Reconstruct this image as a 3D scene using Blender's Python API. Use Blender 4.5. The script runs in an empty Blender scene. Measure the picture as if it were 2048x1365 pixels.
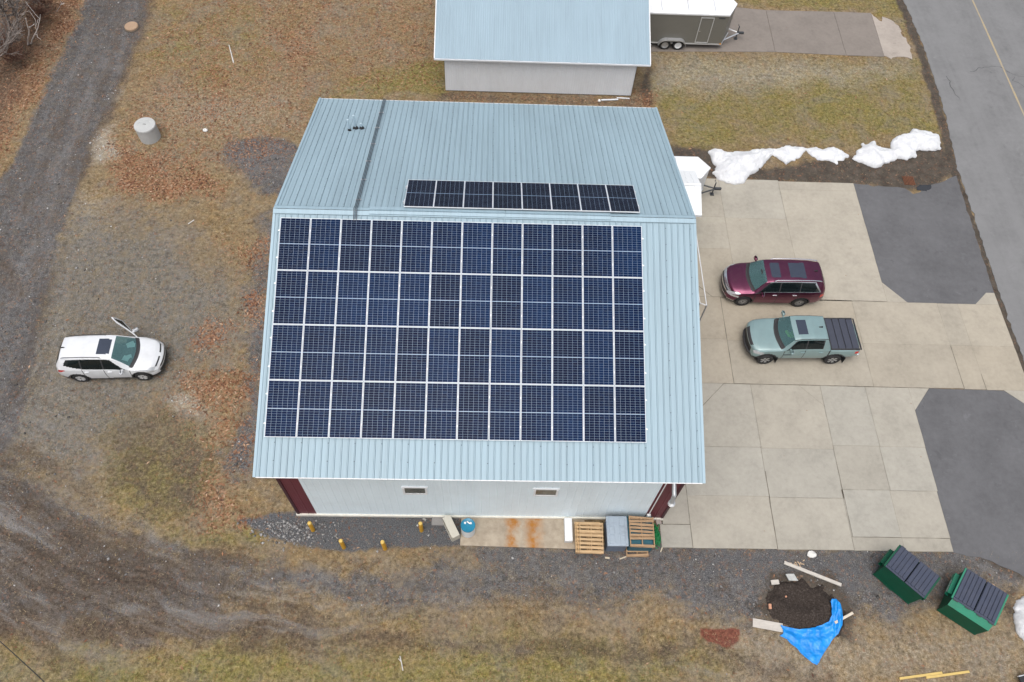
import bpy, math, random
import numpy as np
from mathutils import Matrix, Vector
random.seed(7)
rng = np.random.default_rng(11)
R_ = math.radians
S = bpy.context.scene
COL = S.collection

# ------------------------------------------------------------------ camera
F_PX, CX, CY, CZ, YAW, PITCH, ROLL = 1587.228, 7.82547, -18.85115, 32.68818, 0.06232, 1.03674, 0.07293
def _basis():
    cy, sy, cp, sp = math.cos(YAW), math.sin(YAW), math.cos(PITCH), math.sin(PITCH)
    f = np.array([sy*cp, cy*cp, -sp]); r = np.array([cy, -sy, 0.0]); u = np.cross(r, f)
    c, s = math.cos(ROLL), math.sin(ROLL)
    return c*r + s*u, -s*r + c*u, f
_r, _u, _f = _basis()
cam = bpy.data.cameras.new('camera'); cam.sensor_width = 36; cam.lens = F_PX/2048*36
cam.clip_start = 0.5; cam.clip_end = 3000
co = bpy.data.objects.new('camera', cam); COL.objects.link(co)
co.matrix_world = Matrix(((_r[0], _u[0], -_f[0], CX), (_r[1], _u[1], -_f[1], CY), (_r[2], _u[2], -_f[2], CZ), (0, 0, 0, 1)))
S.camera = co
# ------------------------------------------------------------------ world, sun, exposure
SUN_EL, SUN_AZ = R_(73), R_(202)          # azimuth from +Y towards +X
w = bpy.data.worlds.new('World'); S.world = w; w.use_nodes = True
nt = w.node_tree; nt.nodes.clear()
sky = nt.nodes.new('ShaderNodeTexSky'); sky.sky_type = 'NISHITA'; sky.sun_disc = False
sky.sun_elevation = SUN_EL; sky.sun_rotation = SUN_AZ
sky.air_density = 1.0; sky.dust_density = 6.0; sky.ozone_density = 1.0
hs = nt.nodes.new('ShaderNodeHueSaturation'); hs.inputs['Saturation'].default_value = 0.6
bg = nt.nodes.new('ShaderNodeBackground'); bg.inputs['Strength'].default_value = 0.12
wo = nt.nodes.new('ShaderNodeOutputWorld')
nt.links.new(sky.outputs[0], hs.inputs['Color']); nt.links.new(hs.outputs[0], bg.inputs['Color']); nt.links.new(bg.outputs[0], wo.inputs[0])
sd = bpy.data.lights.new('sun', 'SUN'); sd.energy = 1.0; sd.angle = R_(60); sd.color = (1.0, 0.985, 0.96)
so = bpy.data.objects.new('sun', sd); COL.objects.link(so)
_d = Vector((math.sin(SUN_AZ)*math.cos(SUN_EL), math.cos(SUN_AZ)*math.cos(SUN_EL), math.sin(SUN_EL)))
so.rotation_euler = _d.to_track_quat('Z', 'Y').to_euler()
S.view_settings.view_transform = 'Standard'; S.view_settings.look = 'None'
S.view_settings.exposure = 0.44; S.view_settings.gamma = 1.0

# ------------------------------------------------------------------ helpers
def G(u, v, z=0.0):
    """ground survey: where a sighted point of the site lies at height z"""
    d = ((u-1024)/F_PX)*_r - ((v-682.5)/F_PX)*_u + _f
    t = (z-CZ)/d[2]
    return (CX+t*d[0], CY+t*d[1])
def GP(pts, z=0.0): return [G(u, v, z) for u, v in pts]

class NT:
    def __init__(s, name):
        s.m = bpy.data.materials.new(name); s.m.use_nodes = True
        s.t = s.m.node_tree; s.t.nodes.clear()
        s.out = s.t.nodes.new('ShaderNodeOutputMaterial')
        s.coord = None
    def n(s, typ, **kw):
        x = s.t.nodes.new(typ)
        for k, v in kw.items(): setattr(x, k, v)
        return x
    def put(s, inp, v):
        if hasattr(v, 'is_output') or isinstance(v, bpy.types.NodeSocket): s.t.links.new(v, inp)
        else:
            if isinstance(v, (tuple, list)) and len(v) == 3 and inp.type == 'RGBA': v = (*v, 1)
            inp.default_value = v
    def obj(s):
        if s.coord is None: s.coord = s.n('ShaderNodeTexCoord').outputs['Object']
        return s.coord
    def scaled(s, sc):
        x = s.n('ShaderNodeMapping'); s.put(x.inputs['Vector'], s.obj()); x.inputs['Scale'].default_value = sc
        return x.outputs[0]
    def noise(s, scale, detail=4, rough=0.6, vec=None, dist=0.0):
        x = s.n('ShaderNodeTexNoise'); s.put(x.inputs['Vector'], vec if vec is not None else s.obj())
        x.inputs['Scale'].default_value = scale; x.inputs['Detail'].default_value = detail
        x.inputs['Roughness'].default_value = rough; x.inputs['Distortion'].default_value = dist
        return x.outputs['Fac']
    def voro(s, scale, feature='F1', out='Color', vec=None, rnd=1.0):
        x = s.n('ShaderNodeTexVoronoi', feature=feature); s.put(x.inputs['Vector'], vec if vec is not None else s.obj())
        x.inputs['Scale'].default_value = scale; x.inputs['Randomness'].default_value = rnd
        return x.outputs[out]
    def attr(s, name, out='Fac'):
        x = s.n('ShaderNodeAttribute'); x.attribute_name = name
        return x.outputs[out]
    def math(s, op, a, b=0.0, c=None, clamp=False):
        x = s.n('ShaderNodeMath', operation=op); x.use_clamp = clamp
        s.put(x.inputs[0], a); s.put(x.inputs[1], b)
        if c is not None: s.put(x.inputs[2], c)
        return x.outputs[0]
    def mix(s, fac, a, b, mode='MIX'):
        x = s.n('ShaderNodeMix', data_type='RGBA', blend_type=mode)
        s.put(x.inputs[0], fac); s.put(x.inputs[6], a); s.put(x.inputs[7], b)
        return x.outputs[2]
    def ramp(s, fac, stops, interp='LINEAR'):
        x = s.n('ShaderNodeValToRGB'); x.color_ramp.interpolation = interp
        e = x.color_ramp.elements
        while len(e) < len(stops): e.new(0.5)
        for i, (p, c) in enumerate(stops):
            e[i].position = p; e[i].color = (*c, 1) if len(c) == 3 else c
        s.put(x.inputs[0], fac)
        return x.outputs[0]
    def edge(s, mask, noise, amp, sharp):
        """mask broken up by a noise into an uneven border"""
        a = s.math('MULTIPLY_ADD', s.math('SUBTRACT', noise, 0.5), amp, mask)
        return s.math('MULTIPLY_ADD', s.math('SUBTRACT', a, 0.5), sharp, 0.5, clamp=True)
    def bump(s, h, strength, dist):
        x = s.n('ShaderNodeBump'); x.inputs['Strength'].default_value = strength; x.inputs['Distance'].default_value = dist
        s.put(x.inputs['Height'], h)
        return x.outputs[0]
    def fin(s, col, rough=0.6, metal=0.0, normal=None, spec=0.5, coat=0.0, coat_rough=0.05):
        b = s.n('ShaderNodeBsdfPrincipled')
        s.put(b.inputs['Base Color'], col); s.put(b.inputs['Roughness'], rough); s.put(b.inputs['Metallic'], metal)
        b.inputs['Specular IOR Level'].default_value = spec
        b.inputs['Coat Weight'].default_value = coat; b.inputs['Coat Roughness'].default_value = coat_rough
        if normal is not None: s.put(b.inputs['Normal'], normal)
        s.t.links.new(b.outputs[0], s.out.inputs[0])
        return s.m

def pmat(name, c, rough=0.6, metal=0.0, var=0.12, scale=3.0, bump=0.0, bscale=40, spec=0.5, coat=0.0, dirt=None, dirt_amt=0.0, stretch=None):
    """painted / plain surface with tonal variation, wear and optional dirt blotches"""
    k = NT(name)
    vec = k.scaled(stretch) if stretch else None
    a = k.noise(scale, 5, 0.65, vec); b = k.noise(scale*9, 3, 0.6, vec)
    f = k.math('ADD', k.math('MULTIPLY', a, 0.7), k.math('MULTIPLY', b, 0.3))
    lo = tuple(max(0, x*(1-var)) for x in c); hi = tuple(min(1, x*(1+var)) for x in c)
    col = k.ramp(f, [(0.3, lo), (0.7, hi)])
    if dirt is not None:
        col = k.mix(k.math('MULTIPLY', k.ramp(k.noise(scale*0.6, 6, 0.7), [(0.45, (0, 0, 0)), (0.75, (1, 1, 1))]), dirt_amt), col, dirt)
    nrm = k.bump(k.noise(bscale, 4, 0.6), bump, 0.02) if bump else None
    return k.fin(col, k.math('MULTIPLY_ADD', b, 0.15, rough-0.07), metal, nrm, spec, coat)

class MB:
    """collects shapes into one mesh"""
    def __init__(s): s.v = []; s.f = []; s.mi = []
    def add(s, vs, fs, mi=0):
        o = len(s.v); s.v += [tuple(map(float, v)) for v in vs]
        s.f += [tuple(i+o for i in f) for f in fs]; s.mi += [mi]*len(fs); return s
    def box(s, c, d, rz=0.0, mi=0, rx=0.0, ry=0.0):
        M = Matrix.Rotation(rz, 3, 'Z') @ Matrix.Rotation(ry, 3, 'Y') @ Matrix.Rotation(rx, 3, 'X')
        vs = [Vector(c) + M @ Vector((x*d[0]/2, y*d[1]/2, z*d[2]/2)) for x in (-1, 1) for y in (-1, 1) for z in (-1, 1)]
        return s.add(vs, [(0, 1, 3, 2), (4, 6, 7, 5), (0, 4, 5, 1), (2, 3, 7, 6), (0, 2, 6, 4), (1, 5, 7, 3)], mi)
    def bbox(s, c, d, b=0.02, rz=0.0, mi=0):
        """box with chamfered vertical and top edges"""
        x, y, z = d[0]/2, d[1]/2, d[2]/2
        M = Matrix.Rotation(rz, 3, 'Z'); rings = []
        for zz, k in ((-z, 0), (z-b, 0), (z, b)):
            p = [(x-k-b, y-k), (-x+k+b, y-k), (-x+k, y-k-b), (-x+k, -y+k+b), (-x+k+b, -y+k), (x-k-b, -y+k), (x-k, -y+k+b), (x-k, y-k-b)]
            rings.append([Vector(c) + M @ Vector((a, q, zz)) for a, q in p])
        vs = [q for r in rings for q in r]; n = 8
        fs = [(i+n*k, (i+1) % n+n*k, (i+1) % n+n*(k+1), i+n*(k+1)) for k in range(2) for i in range(n)]
        fs += [tuple(range(n-1, -1, -1)), tuple(range(2*n, 3*n))]
        return s.add(vs, fs, mi)
    def prism(s, poly, z0, z1, mi=0, bottom=True):
        n = len(poly); vs = [(x, y, z0) for x, y in poly] + [(x, y, z1) for x, y in poly]
        fs = [(i, (i+1) % n, (i+1) % n+n, i+n) for i in range(n)] + [tuple(range(n, 2*n))]
        if bottom: fs.append(tuple(range(n-1, -1, -1)))
        return s.add(vs, fs, mi)
    def tube(s, path, r, n=8, mi=0, cap=True):
        P = [Vector(p) for p in path]; rs = r if isinstance(r, (list, tuple)) else [r]*len(P)
        vs = []; up = Vector((0.13, 0.31, 0.94))
        for i, p in enumerate(P):
            t = (P[min(i+1, len(P)-1)] - P[max(i-1, 0)]).normalized()
            a = t.cross(up)
            if a.length < 0.1: a = t.cross(Vector((1, 0, 0)))
            a.normalize(); b = t.cross(a)
            vs += [p + (a*math.cos(2*math.pi*k/n) + b*math.sin(2*math.pi*k/n))*rs[i] for k in range(n)]
        fs = [(i*n+k, i*n+(k+1) % n, (i+1)*n+(k+1) % n, (i+1)*n+k) for i in range(len(P)-1) for k in range(n)]
        if cap: fs += [tuple(range(n-1, -1, -1)), tuple(range((len(P)-1)*n, len(P)*n))]
        return s.add(vs, fs, mi)
    def lathe(s, prof, c=(0, 0, 0), n=24, axis='z', mi=0, close=False):
        vs = []
        for r, z in prof:
            for k in range(n):
                a = 2*math.pi*k/n; p = (r*math.cos(a), r*math.sin(a), z)
                if axis == 'y': p = (p[0], z, p[1])
                vs.append((c[0]+p[0], c[1]+p[1], c[2]+p[2]))
        m = len(prof); fs = []
        for i in range(m-1):
            for k in range(n): fs.append((i*n+k, i*n+(k+1) % n, (i+1)*n+(k+1) % n, (i+1)*n+k))
        if close: fs += [tuple(range(n-1, -1, -1)), tuple(range((m-1)*n, m*n))]
        return s.add(vs, fs, mi)
    def build(s, name, mats, parent=None, smooth=False, world=False, flat_angle=None):
        me = bpy.data.meshes.new(name)
        vs = s.v
        if world and parent is not None:
            inv = parent.matrix_basis.inverted(); vs = [tuple(inv @ Vector(v)) for v in vs]
        me.from_pydata(vs, [], s.f)
        for m in (mats if isinstance(mats, (list, tuple)) else [mats]): me.materials.append(m)
        if any(s.mi): me.polygons.foreach_set('material_index', s.mi)
        import bmesh
        bm = bmesh.new(); bm.from_mesh(me); bmesh.ops.recalc_face_normals(bm, faces=bm.faces); bm.to_mesh(me); bm.free()
        if smooth:
            me.polygons.foreach_set('use_smooth', [True]*len(me.polygons))
            me.set_sharp_from_angle(angle=R_(flat_angle or 40))
        me.update()
        o = bpy.data.objects.new(name, me); COL.objects.link(o)
        if parent is not None: o.parent = parent
        return o

def tag(o, label=None, cat=None, group=None, kind=None):
    if label: o['label'] = label
    if cat: o['category'] = cat
    if group: o['group'] = group
    if kind: o['kind'] = kind
    return o
def thing(name, label, cat, loc=(0, 0, 0), rz=0.0, group=None):
    o = bpy.data.objects.new(name, None); COL.objects.link(o); o.empty_display_size = 0.3
    o.location = loc; o.rotation_euler = (0, 0, rz)
    o.matrix_basis = Matrix.Translation(loc) @ Matrix.Rotation(rz, 4, 'Z')
    return tag(o, label, cat, group)
def struct(o): o['kind'] = 'structure'; return o
def copy_tree(o, parent=None):
    c = o.copy(); COL.objects.link(c)
    if parent is not None: c.parent = parent
    for ch in list(o.children): copy_tree(ch, c)
    return c
ORD = ['first', 'second', 'third', 'fourth', 'fifth', 'sixth', 'seventh', 'eighth', 'ninth', 'tenth', 'eleventh', 'twelfth']

# numpy value noise for ground masks and height fields
def vnoise(x, y, scale, seed=0):
    g = np.random.default_rng(seed).random((256, 256))
    x = np.asarray(x)*scale; y = np.asarray(y)*scale
    xi = np.floor(x).astype(int); yi = np.floor(y).astype(int); fx = x-xi; fy = y-yi
    fx = fx*fx*(3-2*fx); fy = fy*fy*(3-2*fy); xi &= 255; yi &= 255; x1 = (xi+1) & 255; y1 = (yi+1) & 255
    return (g[yi, xi]*(1-fx)+g[yi, x1]*fx)*(1-fy) + (g[y1, xi]*(1-fx)+g[y1, x1]*fx)*fy
def fbm(x, y, scale, seed=0, octv=4):
    r = 0; a = 0.5; t = 0
    for k in range(octv):
        r = r + a*vnoise(x, y, scale*2**k, seed+k*17); t += a; a *= 0.55
    return r/t
def sdf(poly, x, y):
    """signed distance, positive inside"""
    P = np.array(poly); n = len(P); d = np.full(x.shape, 1e9); ins = np.zeros(x.shape, bool)
    for i in range(n):
        a, b = P[i], P[(i+1) % n]; e = b-a; L = max(e@e, 1e-9)
        t = np.clip(((x-a[0])*e[0]+(y-a[1])*e[1])/L, 0, 1)
        d = np.minimum(d, (x-a[0]-t*e[0])**2+(y-a[1]-t*e[1])**2)
        c = ((a[1] > y) != (b[1] > y)) & (x < (b[0]-a[0])*(y-a[1])/((b[1]-a[1]) if abs(b[1]-a[1]) > 1e-9 else 1e-9)+a[0])
        ins ^= c
    d = np.sqrt(d)
    return np.where(ins, d, -d)
def ldist(line, x, y):
    d = np.full(x.shape, 1e9)
    for a, b in zip(line[:-1], line[1:]):
        a = np.array(a); b = np.array(b); e = b-a; L = max(e@e, 1e-9)
        t = np.clip(((x-a[0])*e[0]+(y-a[1])*e[1])/L, 0, 1)
        d = np.minimum(d, (x-a[0]-t*e[0])**2+(y-a[1]-t*e[1])**2)
    return np.sqrt(d)

#@@GROUND
# ------------------------------------------------------------------ ground sheet with zone masks
DX = 0.085
gx0, gx1, gy0, gy1 = -25.0, 45.0, -18.0, 31.0
def axis(a, b):
    core = np.arange(a, b+1e-6, DX)
    out = np.cumsum(DX*1.25**np.arange(1, 33))
    return np.concatenate([(a-out)[::-1], core, b+out])
ax_x = axis(gx0, gx1); ax_y = axis(gy0, gy1)
XX, YY = np.meshgrid(ax_x, ax_y)
wx = XX + (fbm(XX, YY, 0.9, 3)-0.5)*1.5 + (vnoise(XX, YY, 4, 8)-0.5)*0.35
wy = YY + (fbm(XX, YY, 0.9, 23)-0.5)*1.5 + (vnoise(XX, YY, 4, 9)-0.5)*0.35
MASK = {k: np.zeros(XX.shape) for k in ('gravel', 'fine', 'dirt', 'green', 'leaf', 'pale', 'red', 'mud', 'lot')}
def zone(key, val, poly, soft=0.6, warp=True):
    P = GP(poly); q = min(1.0, soft/0.8); X, Y = (XX+(wx-XX)*q, YY+(wy-YY)*q)
    lo = np.min(P, 0)-4; hi = np.max(P, 0)+4
    i0, i1 = np.searchsorted(ax_y, [lo[1], hi[1]]); j0, j1 = np.searchsorted(ax_x, [lo[0], hi[0]])
    if i1 <= i0 or j1 <= j0: return
    d = sdf(P, X[i0:i1, j0:j1], Y[i0:i1, j0:j1])
    m = np.clip(d/soft*0.5+0.5, 0, 1)*val
    MASK[key][i0:i1, j0:j1] = np.maximum(MASK[key][i0:i1, j0:j1], m)
def stroke(key, val, line, width=0.3, soft=0.25, warp=True):
    P = GP(line); X, Y = (XX*0.6+wx*0.4, YY*0.6+wy*0.4) if warp else (XX, YY)
    lo = np.min(P, 0)-3; hi = np.max(P, 0)+3
    i0, i1 = np.searchsorted(ax_y, [lo[1], hi[1]]); j0, j1 = np.searchsorted(ax_x, [lo[0], hi[0]])
    if i1 <= i0 or j1 <= j0: return
    d = width-ldist(P, X[i0:i1, j0:j1], Y[i0:i1, j0:j1])
    m = np.clip(d/soft*0.5+0.5, 0, 1)*val
    MASK[key][i0:i1, j0:j1] = np.maximum(MASK[key][i0:i1, j0:j1], m)
# left lane of grey gravel and the lot it runs into
zone('gravel', 1.0, [(178, -90), (160, 40), (122, 110), (88, 180), (52, 260), (22, 330), (-60, 420), (-250, 700), (-250, 1000), (-20, 960), (40, 860), (85, 640), (120, 480), (148, 400), (172, 330), (200, 265), (226, 200), (256, 120), (286, 50), (318, -90)], 0.35)
zone('lot', 0.62, [(60, 640), (130, 440), (200, 420), (330, 440), (440, 540), (510, 560), (515, 700), (430, 740), (350, 800), (230, 880), (200, 1000), (60, 960), (0, 900), (0, 760)], 2.2)
zone('gravel', 1.0, [(435, 305), (470, 280), (545, 278), (600, 290), (575, 400), (520, 390), (470, 335)], 0.6)
zone('gravel', 0.85, [(515, 430), (552, 430), (520, 950), (440, 965), (430, 930), (470, 830), (488, 700), (498, 560)], 0.7)
zone('fine', 1.0, [(470, 1040), (560, 1025), (935, 1025), (935, 1098), (800, 1094), (700, 1102), (620, 1090), (540, 1078)], 0.22)
zone('gravel', 1.0, [(930, 1092), (1330, 1080), (1910, 1095), (2060, 1125), (2060, 1190), (1900, 1165), (1840, 1225), (1700, 1240), (1560, 1250), (1480, 1240), (1300, 1195), (1150, 1185), (1000, 1160)], 0.9)
zone('fine', 0.75, [(1320, 1020), (1345, 1020), (1330, 1100), (1100, 1110), (1150, 1095), (1310, 1095)], 0.3)
zone('gravel', 0.82, [(380, 1140), (560, 1118), (760, 1135), (1000, 1125), (1300, 1190), (1250, 1225), (1000, 1215), (700, 1215), (540, 1195), (400, 1180)], 0.9)
stroke('pale', 0.62, [(520, 1165), (640, 1180), (800, 1192)], 0.22, 0.4)
zone('gravel', 0.7, [(-100, 860), (80, 960), (200, 1060), (420, 1115), (560, 1145), (560, 1190), (430, 1200), (430, 1255), (300, 1265), (100, 1260), (-100, 1270)], 0.7)
stroke('gravel', 0.9, [(0, 930), (90, 1000), (220, 1060), (400, 1120), (560, 1160), (800, 1185)], 0.22, 0.5)
stroke('gravel', 0.85, [(180, 1090), (320, 1150), (430, 1215)], 0.5, 0.6)
zone('fine', 0.5, [(1340, 1085), (1900, 1098), (1900, 1150), (1700, 1215), (1400, 1180)], 0.8)
# bare earth
zone('dirt', 0.85, [(-60, 1195), (150, 1235), (400, 1210), (560, 1225), (740, 1262), (700, 1290), (500, 1280), (250, 1295), (100, 1310), (-60, 1290)], 0.5)
zone('dirt', 0.62, [(-100, 920), (60, 985), (190, 1060), (380, 1110), (460, 1135), (520, 1165), (380, 1190), (300, 1215), (120, 1235), (-100, 1190)], 0.8)
zone('dirt', 0.35, [(440, 1140), (640, 1190), (900, 1215), (1200, 1235), (1100, 1262), (800, 1255), (560, 1220)], 0.8)
for L, wd in (([(0, 985), (90, 1030), (190, 1065), (330, 1090)], .25), ([(120, 965), (200, 1020), (285, 1062)], .14), ([(60, 900), (120, 955), (170, 990)], .2),
              ([(250, 1200), (420, 1235), (560, 1262)], .3), ([(10, 1215), (150, 1240), (300, 1250)], .22), ([(380, 1150), (440, 1170), (520, 1182)], .18),
              ([(1380, 1110), (1425, 1135), (1452, 1180)], .13), ([(1390, 1290), (1520, 1330), (1650, 1370)], .22), ([(730, 1268), (1000, 1300), (1350, 1310)], .2),
              ([(242, 30), (215, 130), (180, 230), (140, 330), (95, 440), (70, 560)], .17), ([(205, 40), (160, 150), (110, 280), (50, 420)], .1),
              ([(885, 192), (1000, 198), (1265, 207)], .3), ([(5, 530), (45, 590)], .2), ([(160, 1120), (300, 1145), (420, 1150)], .2)):
    stroke('dirt', 0.62 if wd < .19 else 0.8, L, wd*1.25, 0.55)
zone('mud', 1.0, [(1340, 292), (1420, 296), (1500, 340), (1700, 315), (1880, 285), (1916, 340), (1868, 380), (1800, 378), (1710, 372), (1500, 362), (1430, 366), (1350, 330)], 0.35)
stroke('mud', 1.0, [(1790, -20), (1844, 105), (1873, 200), (1903, 320), (1912, 350)], 0.3, 0.22)
stroke('mud', 0.9, [(1908, 340), (1996, 590), (2055, 760)], 0.25, 0.1)
zone('mud', 1.0, [(1512, 1205), (1540, 1150), (1600, 1140), (1680, 1160), (1712, 1230), (1700, 1285), (1600, 1265), (1530, 1240)], 0.5)
zone('mud', 0.75, [(1740, 1165), (1850, 1170), (1900, 1130), (1960, 1180), (2040, 1180), (2040, 1260), (1990, 1230), (1870, 1200)], 0.6)
zone('mud', 0.8, [(1960, 1100), (2060, 1120), (2060, 1165), (1980, 1135)], 0.4)
zone('mud', 0.7, [(1272, 175), (1300, 110), (1310, 210), (1280, 215)], 0.3)
# living grass
zone('green', 0.6, [(1285, 112), (1850, 122), (1892, 292), (1760, 288), (1500, 300), (1345, 300), (1305, 205)], 1.0)
zone('green', 0.95, [(1590, 165), (1750, 175), (1810, 240), (1650, 268), (1550, 230)], 1.2)
zone('green', 0.7, [(1470, -40), (1800, -40), (1825, 70), (1745, 24), (1475, 12)], 0.5)
zone('green', 0.7, [(225, 830), (380, 820), (430, 900), (420, 1040), (300, 1062), (215, 980)], 1.0)
zone('green', 0.65, [(300, 1060), (520, 1050), (540, 1105), (420, 1110), (320, 1095)], 0.7)
zone('green', 0.7, [(-60, 1300), (300, 1285), (900, 1275), (1400, 1300), (1400, 1420), (-60, 1420)], 1.0)
zone('green', 0.6, [(700, 1200), (860, 1215), (840, 1260), (720, 1240)], 0.6)
zone('green', 0.5, [(1380, 1300), (1500, 1310), (1480, 1370), (1370, 1370)], 0.6)
zone('green', 0.8, [(640, 195), (720, 150), (900, 110), (900, 195)], 0.8)
zone('green', 0.45, [(300, 0), (520, 0), (560, 120), (400, 200), (280, 120)], 1.5)
zone('leaf', 0.62, [(520, 60), (640, 40), (660, 130), (560, 170)], 1.2)
zone('leaf', 0.6, [(380, 120), (470, 110), (480, 210), (400, 230)], 1.2)
# fallen leaves
zone('leaf', 1.0, [(-400, -250), (172, -90), (152, 50), (112, 112), (74, 190), (34, 270), (0, 330), (-400, 620)], 0.5)
zone('leaf', 0.36, [(325, -60), (880, -60), (892, 190), (640, 195), (575, 330), (240, 400), (225, 300), (270, 120)], 1.0)
zone('leaf', 0.85, [(232, 290), (400, 300), (445, 385), (310, 405), (222, 370)], 0.6)
for P in ([(440, 486), (500, 482), (548, 500), (540, 522), (480, 528)], [(500, 590), (540, 568), (530, 640), (495, 635)], [(375, 770), (440, 735), (515, 750), (480, 810), (400, 820)],
          [(462, 890), (512, 875), (502, 922), (462, 925)], [(385, 1000), (420, 955), (455, 1010), (475, 1045), (395, 1040)], [(1268, 180), (1312, 185), (1300, 216), (1258, 212)],
          [(400, 650), (450, 650), (440, 690), (395, 690)], [(430, 820), (470, 820), (460, 890), (420, 880)]):
    zone('leaf', 0.95, P, 0.7)
zone('leaf', 0.27, [(330, 750), (500, 700), (500, 1040), (380, 1040), (330, 900)], 1.0)
zone('leaf', 0.4, [(880, 180), (1270, 195), (1270, 215), (880, 205)], 0.4)
zone('dirt', 1.0, [(-400, -250), (110, -90), (100, 40), (70, 110), (30, 200), (-30, 330), (-400, 500)], 0.8)
zone('dirt', 0.62, [(225, 830), (380, 815), (440, 900), (420, 1045), (300, 1062), (215, 980)], 1.0)
zone('lot', 0.72, [(20, 560), (110, 440), (170, 400), (330, 430), (440, 520), (500, 560), (500, 690), (400, 780), (230, 900), (190, 1010), (60, 985), (-60, 930)], 2.0)
zone('pale', 0.62, [(150, 560), (185, 545), (195, 620), (160, 640)], 0.5)
zone('pale', 0.70, [(165, 380), (215, 390), (220, 470), (170, 540), (130, 560)], 0.8)
zone('pale', 0.5, [(140, 400), (230, 400), (240, 520), (120, 600), (90, 700), (60, 620)], 1.2)
stroke('dirt', 0.85, [(305, 0), (262, 115), (228, 200), (196, 275), (160, 350)], 0.22, 0.45)
# washed-out patches
zone('pale', 1.1, [(184, 266), (228, 248), (234, 316), (178, 330)], 0.4)
zone('pale', 1.0, [(214, 168), (248, 174), (232, 202), (212, 200)], 0.3)
zone('pale', 1.1, [(338, 796), (392, 784), (408, 832), (356, 836)], 0.4)
zone('pale', 0.6, [(1300, 110), (1820, 128), (1790, 160), (1400, 190), (1300, 185)], 0.9)
zone('pale', 0.45, [(1400, 1240), (2060, 1260), (2060, 1380), (1500, 1380)], 1.0)
zone('pale', 0.62, [(60, 640), (150, 560), (190, 800), (90, 880)], 1.0)
zone('pale', 0.4, [(300, 190), (600, 160), (600, 260), (330, 290)], 1.2)
stroke('pale', 0.7, [(150, 1085), (290, 1130), (420, 1180), (600, 1185)], 0.2, 0.5)
stroke('pale', 0.6, [(0, 940), (120, 1020), (250, 1060)], 0.16, 0.4)
zone('red', 1.0, [(1401, 1257), (1484, 1258), (1483, 1284), (1458, 1300), (1420, 1288), (1402, 1275)], 0.14)

CURVE = GP([(-320, 760), (-150, 870), (0, 960), (120, 1040), (280, 1110), (450, 1165), (700, 1195), (1000, 1215), (1400, 1232), (1800, 1240)])
cd = np.full(XX.shape, 1e9); TU = np.zeros(XX.shape); TV = np.zeros(XX.shape); acc = 0.0
LANE = GP([(250, -160), (208, 30), (168, 140), (118, 270), (62, 420), (10, 600), (-60, 760)])
for a, b in list(zip(CURVE[:-1], CURVE[1:]))+list(zip(LANE[:-1], LANE[1:])):
    a = np.array(a); b = np.array(b); e = b-a; L = np.linalg.norm(e); t = np.clip(((XX-a[0])*e[0]+(YY-a[1])*e[1])/L**2, 0, 1)
    dx, dy = XX-a[0]-t*e[0], YY-a[1]-t*e[1]; d = np.hypot(dx, dy); m = d < cd
    cd = np.where(m, d, cd); TU = np.where(m, acc+t*L, TU); TV = np.where(m, np.sign(e[0]*dy-e[1]*dx)*d, TV); acc += L
MASK['track'] = np.zeros(XX.shape)
zone('track', 1.0, [(-200, 800), (0, 890), (90, 960), (230, 1045), (420, 1105), (560, 1140), (620, 1165), (640, 1200), (760, 1250), (740, 1285), (500, 1290), (250, 1300), (100, 1315), (-200, 1330)], 1.3)
zone('track', 0.5, [(560, 1130), (900, 1160), (1200, 1190), (1350, 1215), (1200, 1262), (900, 1262), (740, 1285), (640, 1220)], 1.0)
zone('track', 0.55, [(700, 1285), (1100, 1275), (1500, 1310), (1650, 1380), (1400, 1360), (1000, 1310)], 0.8)
zone('track', 0.5, [(20, 600), (110, 480), (200, 700), (200, 900), (60, 960), (-60, 900)], 1.5)
zone('track', 0.42, [(185, -90), (165, 40), (128, 110), (95, 180), (60, 260), (32, 330), (-40, 420), (-200, 640), (30, 640), (80, 560), (120, 470), (146, 400), (170, 330), (198, 265), (222, 200), (250, 120), (280, 50), (310, -90)], 0.4)
MASK['leaf'] *= np.clip(.25+1.45*fbm(XX, YY, .55, 301), 0, 1.15); MASK['green'] *= np.clip(.35+1.25*fbm(XX, YY, .45, 302), 0, 1.2)
MASK['trk_u'] = TU; MASK['trk_v'] = TV
UND = (fbm(XX, YY, 0.35, 77)-0.5)*0.05 + (fbm(XX, YY, 2.2, 78)-0.5)*0.03
flat = np.ones(XX.shape)
for x0, x1, y0, y1 in ((-0.3, 34, -10.0, 12.0), (34, 60, -40, 60), (23, 34.6, 21, 26), (4.5, 17, 16.8, 26)):
    d = np.maximum(np.maximum(x0-XX, XX-x1), np.maximum(y0-YY, YY-y1)); flat *= np.clip(d/0.8, 0, 1)
ZZ = UND*flat
ny, nx = XX.shape
gv = np.column_stack([XX.ravel(), YY.ravel(), ZZ.ravel()])
idx = np.arange(ny*nx).reshape(ny, nx)
gf = np.column_stack([idx[:-1, :-1].ravel(), idx[:-1, 1:].ravel(), idx[1:, 1:].ravel(), idx[1:, :-1].ravel()])
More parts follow.
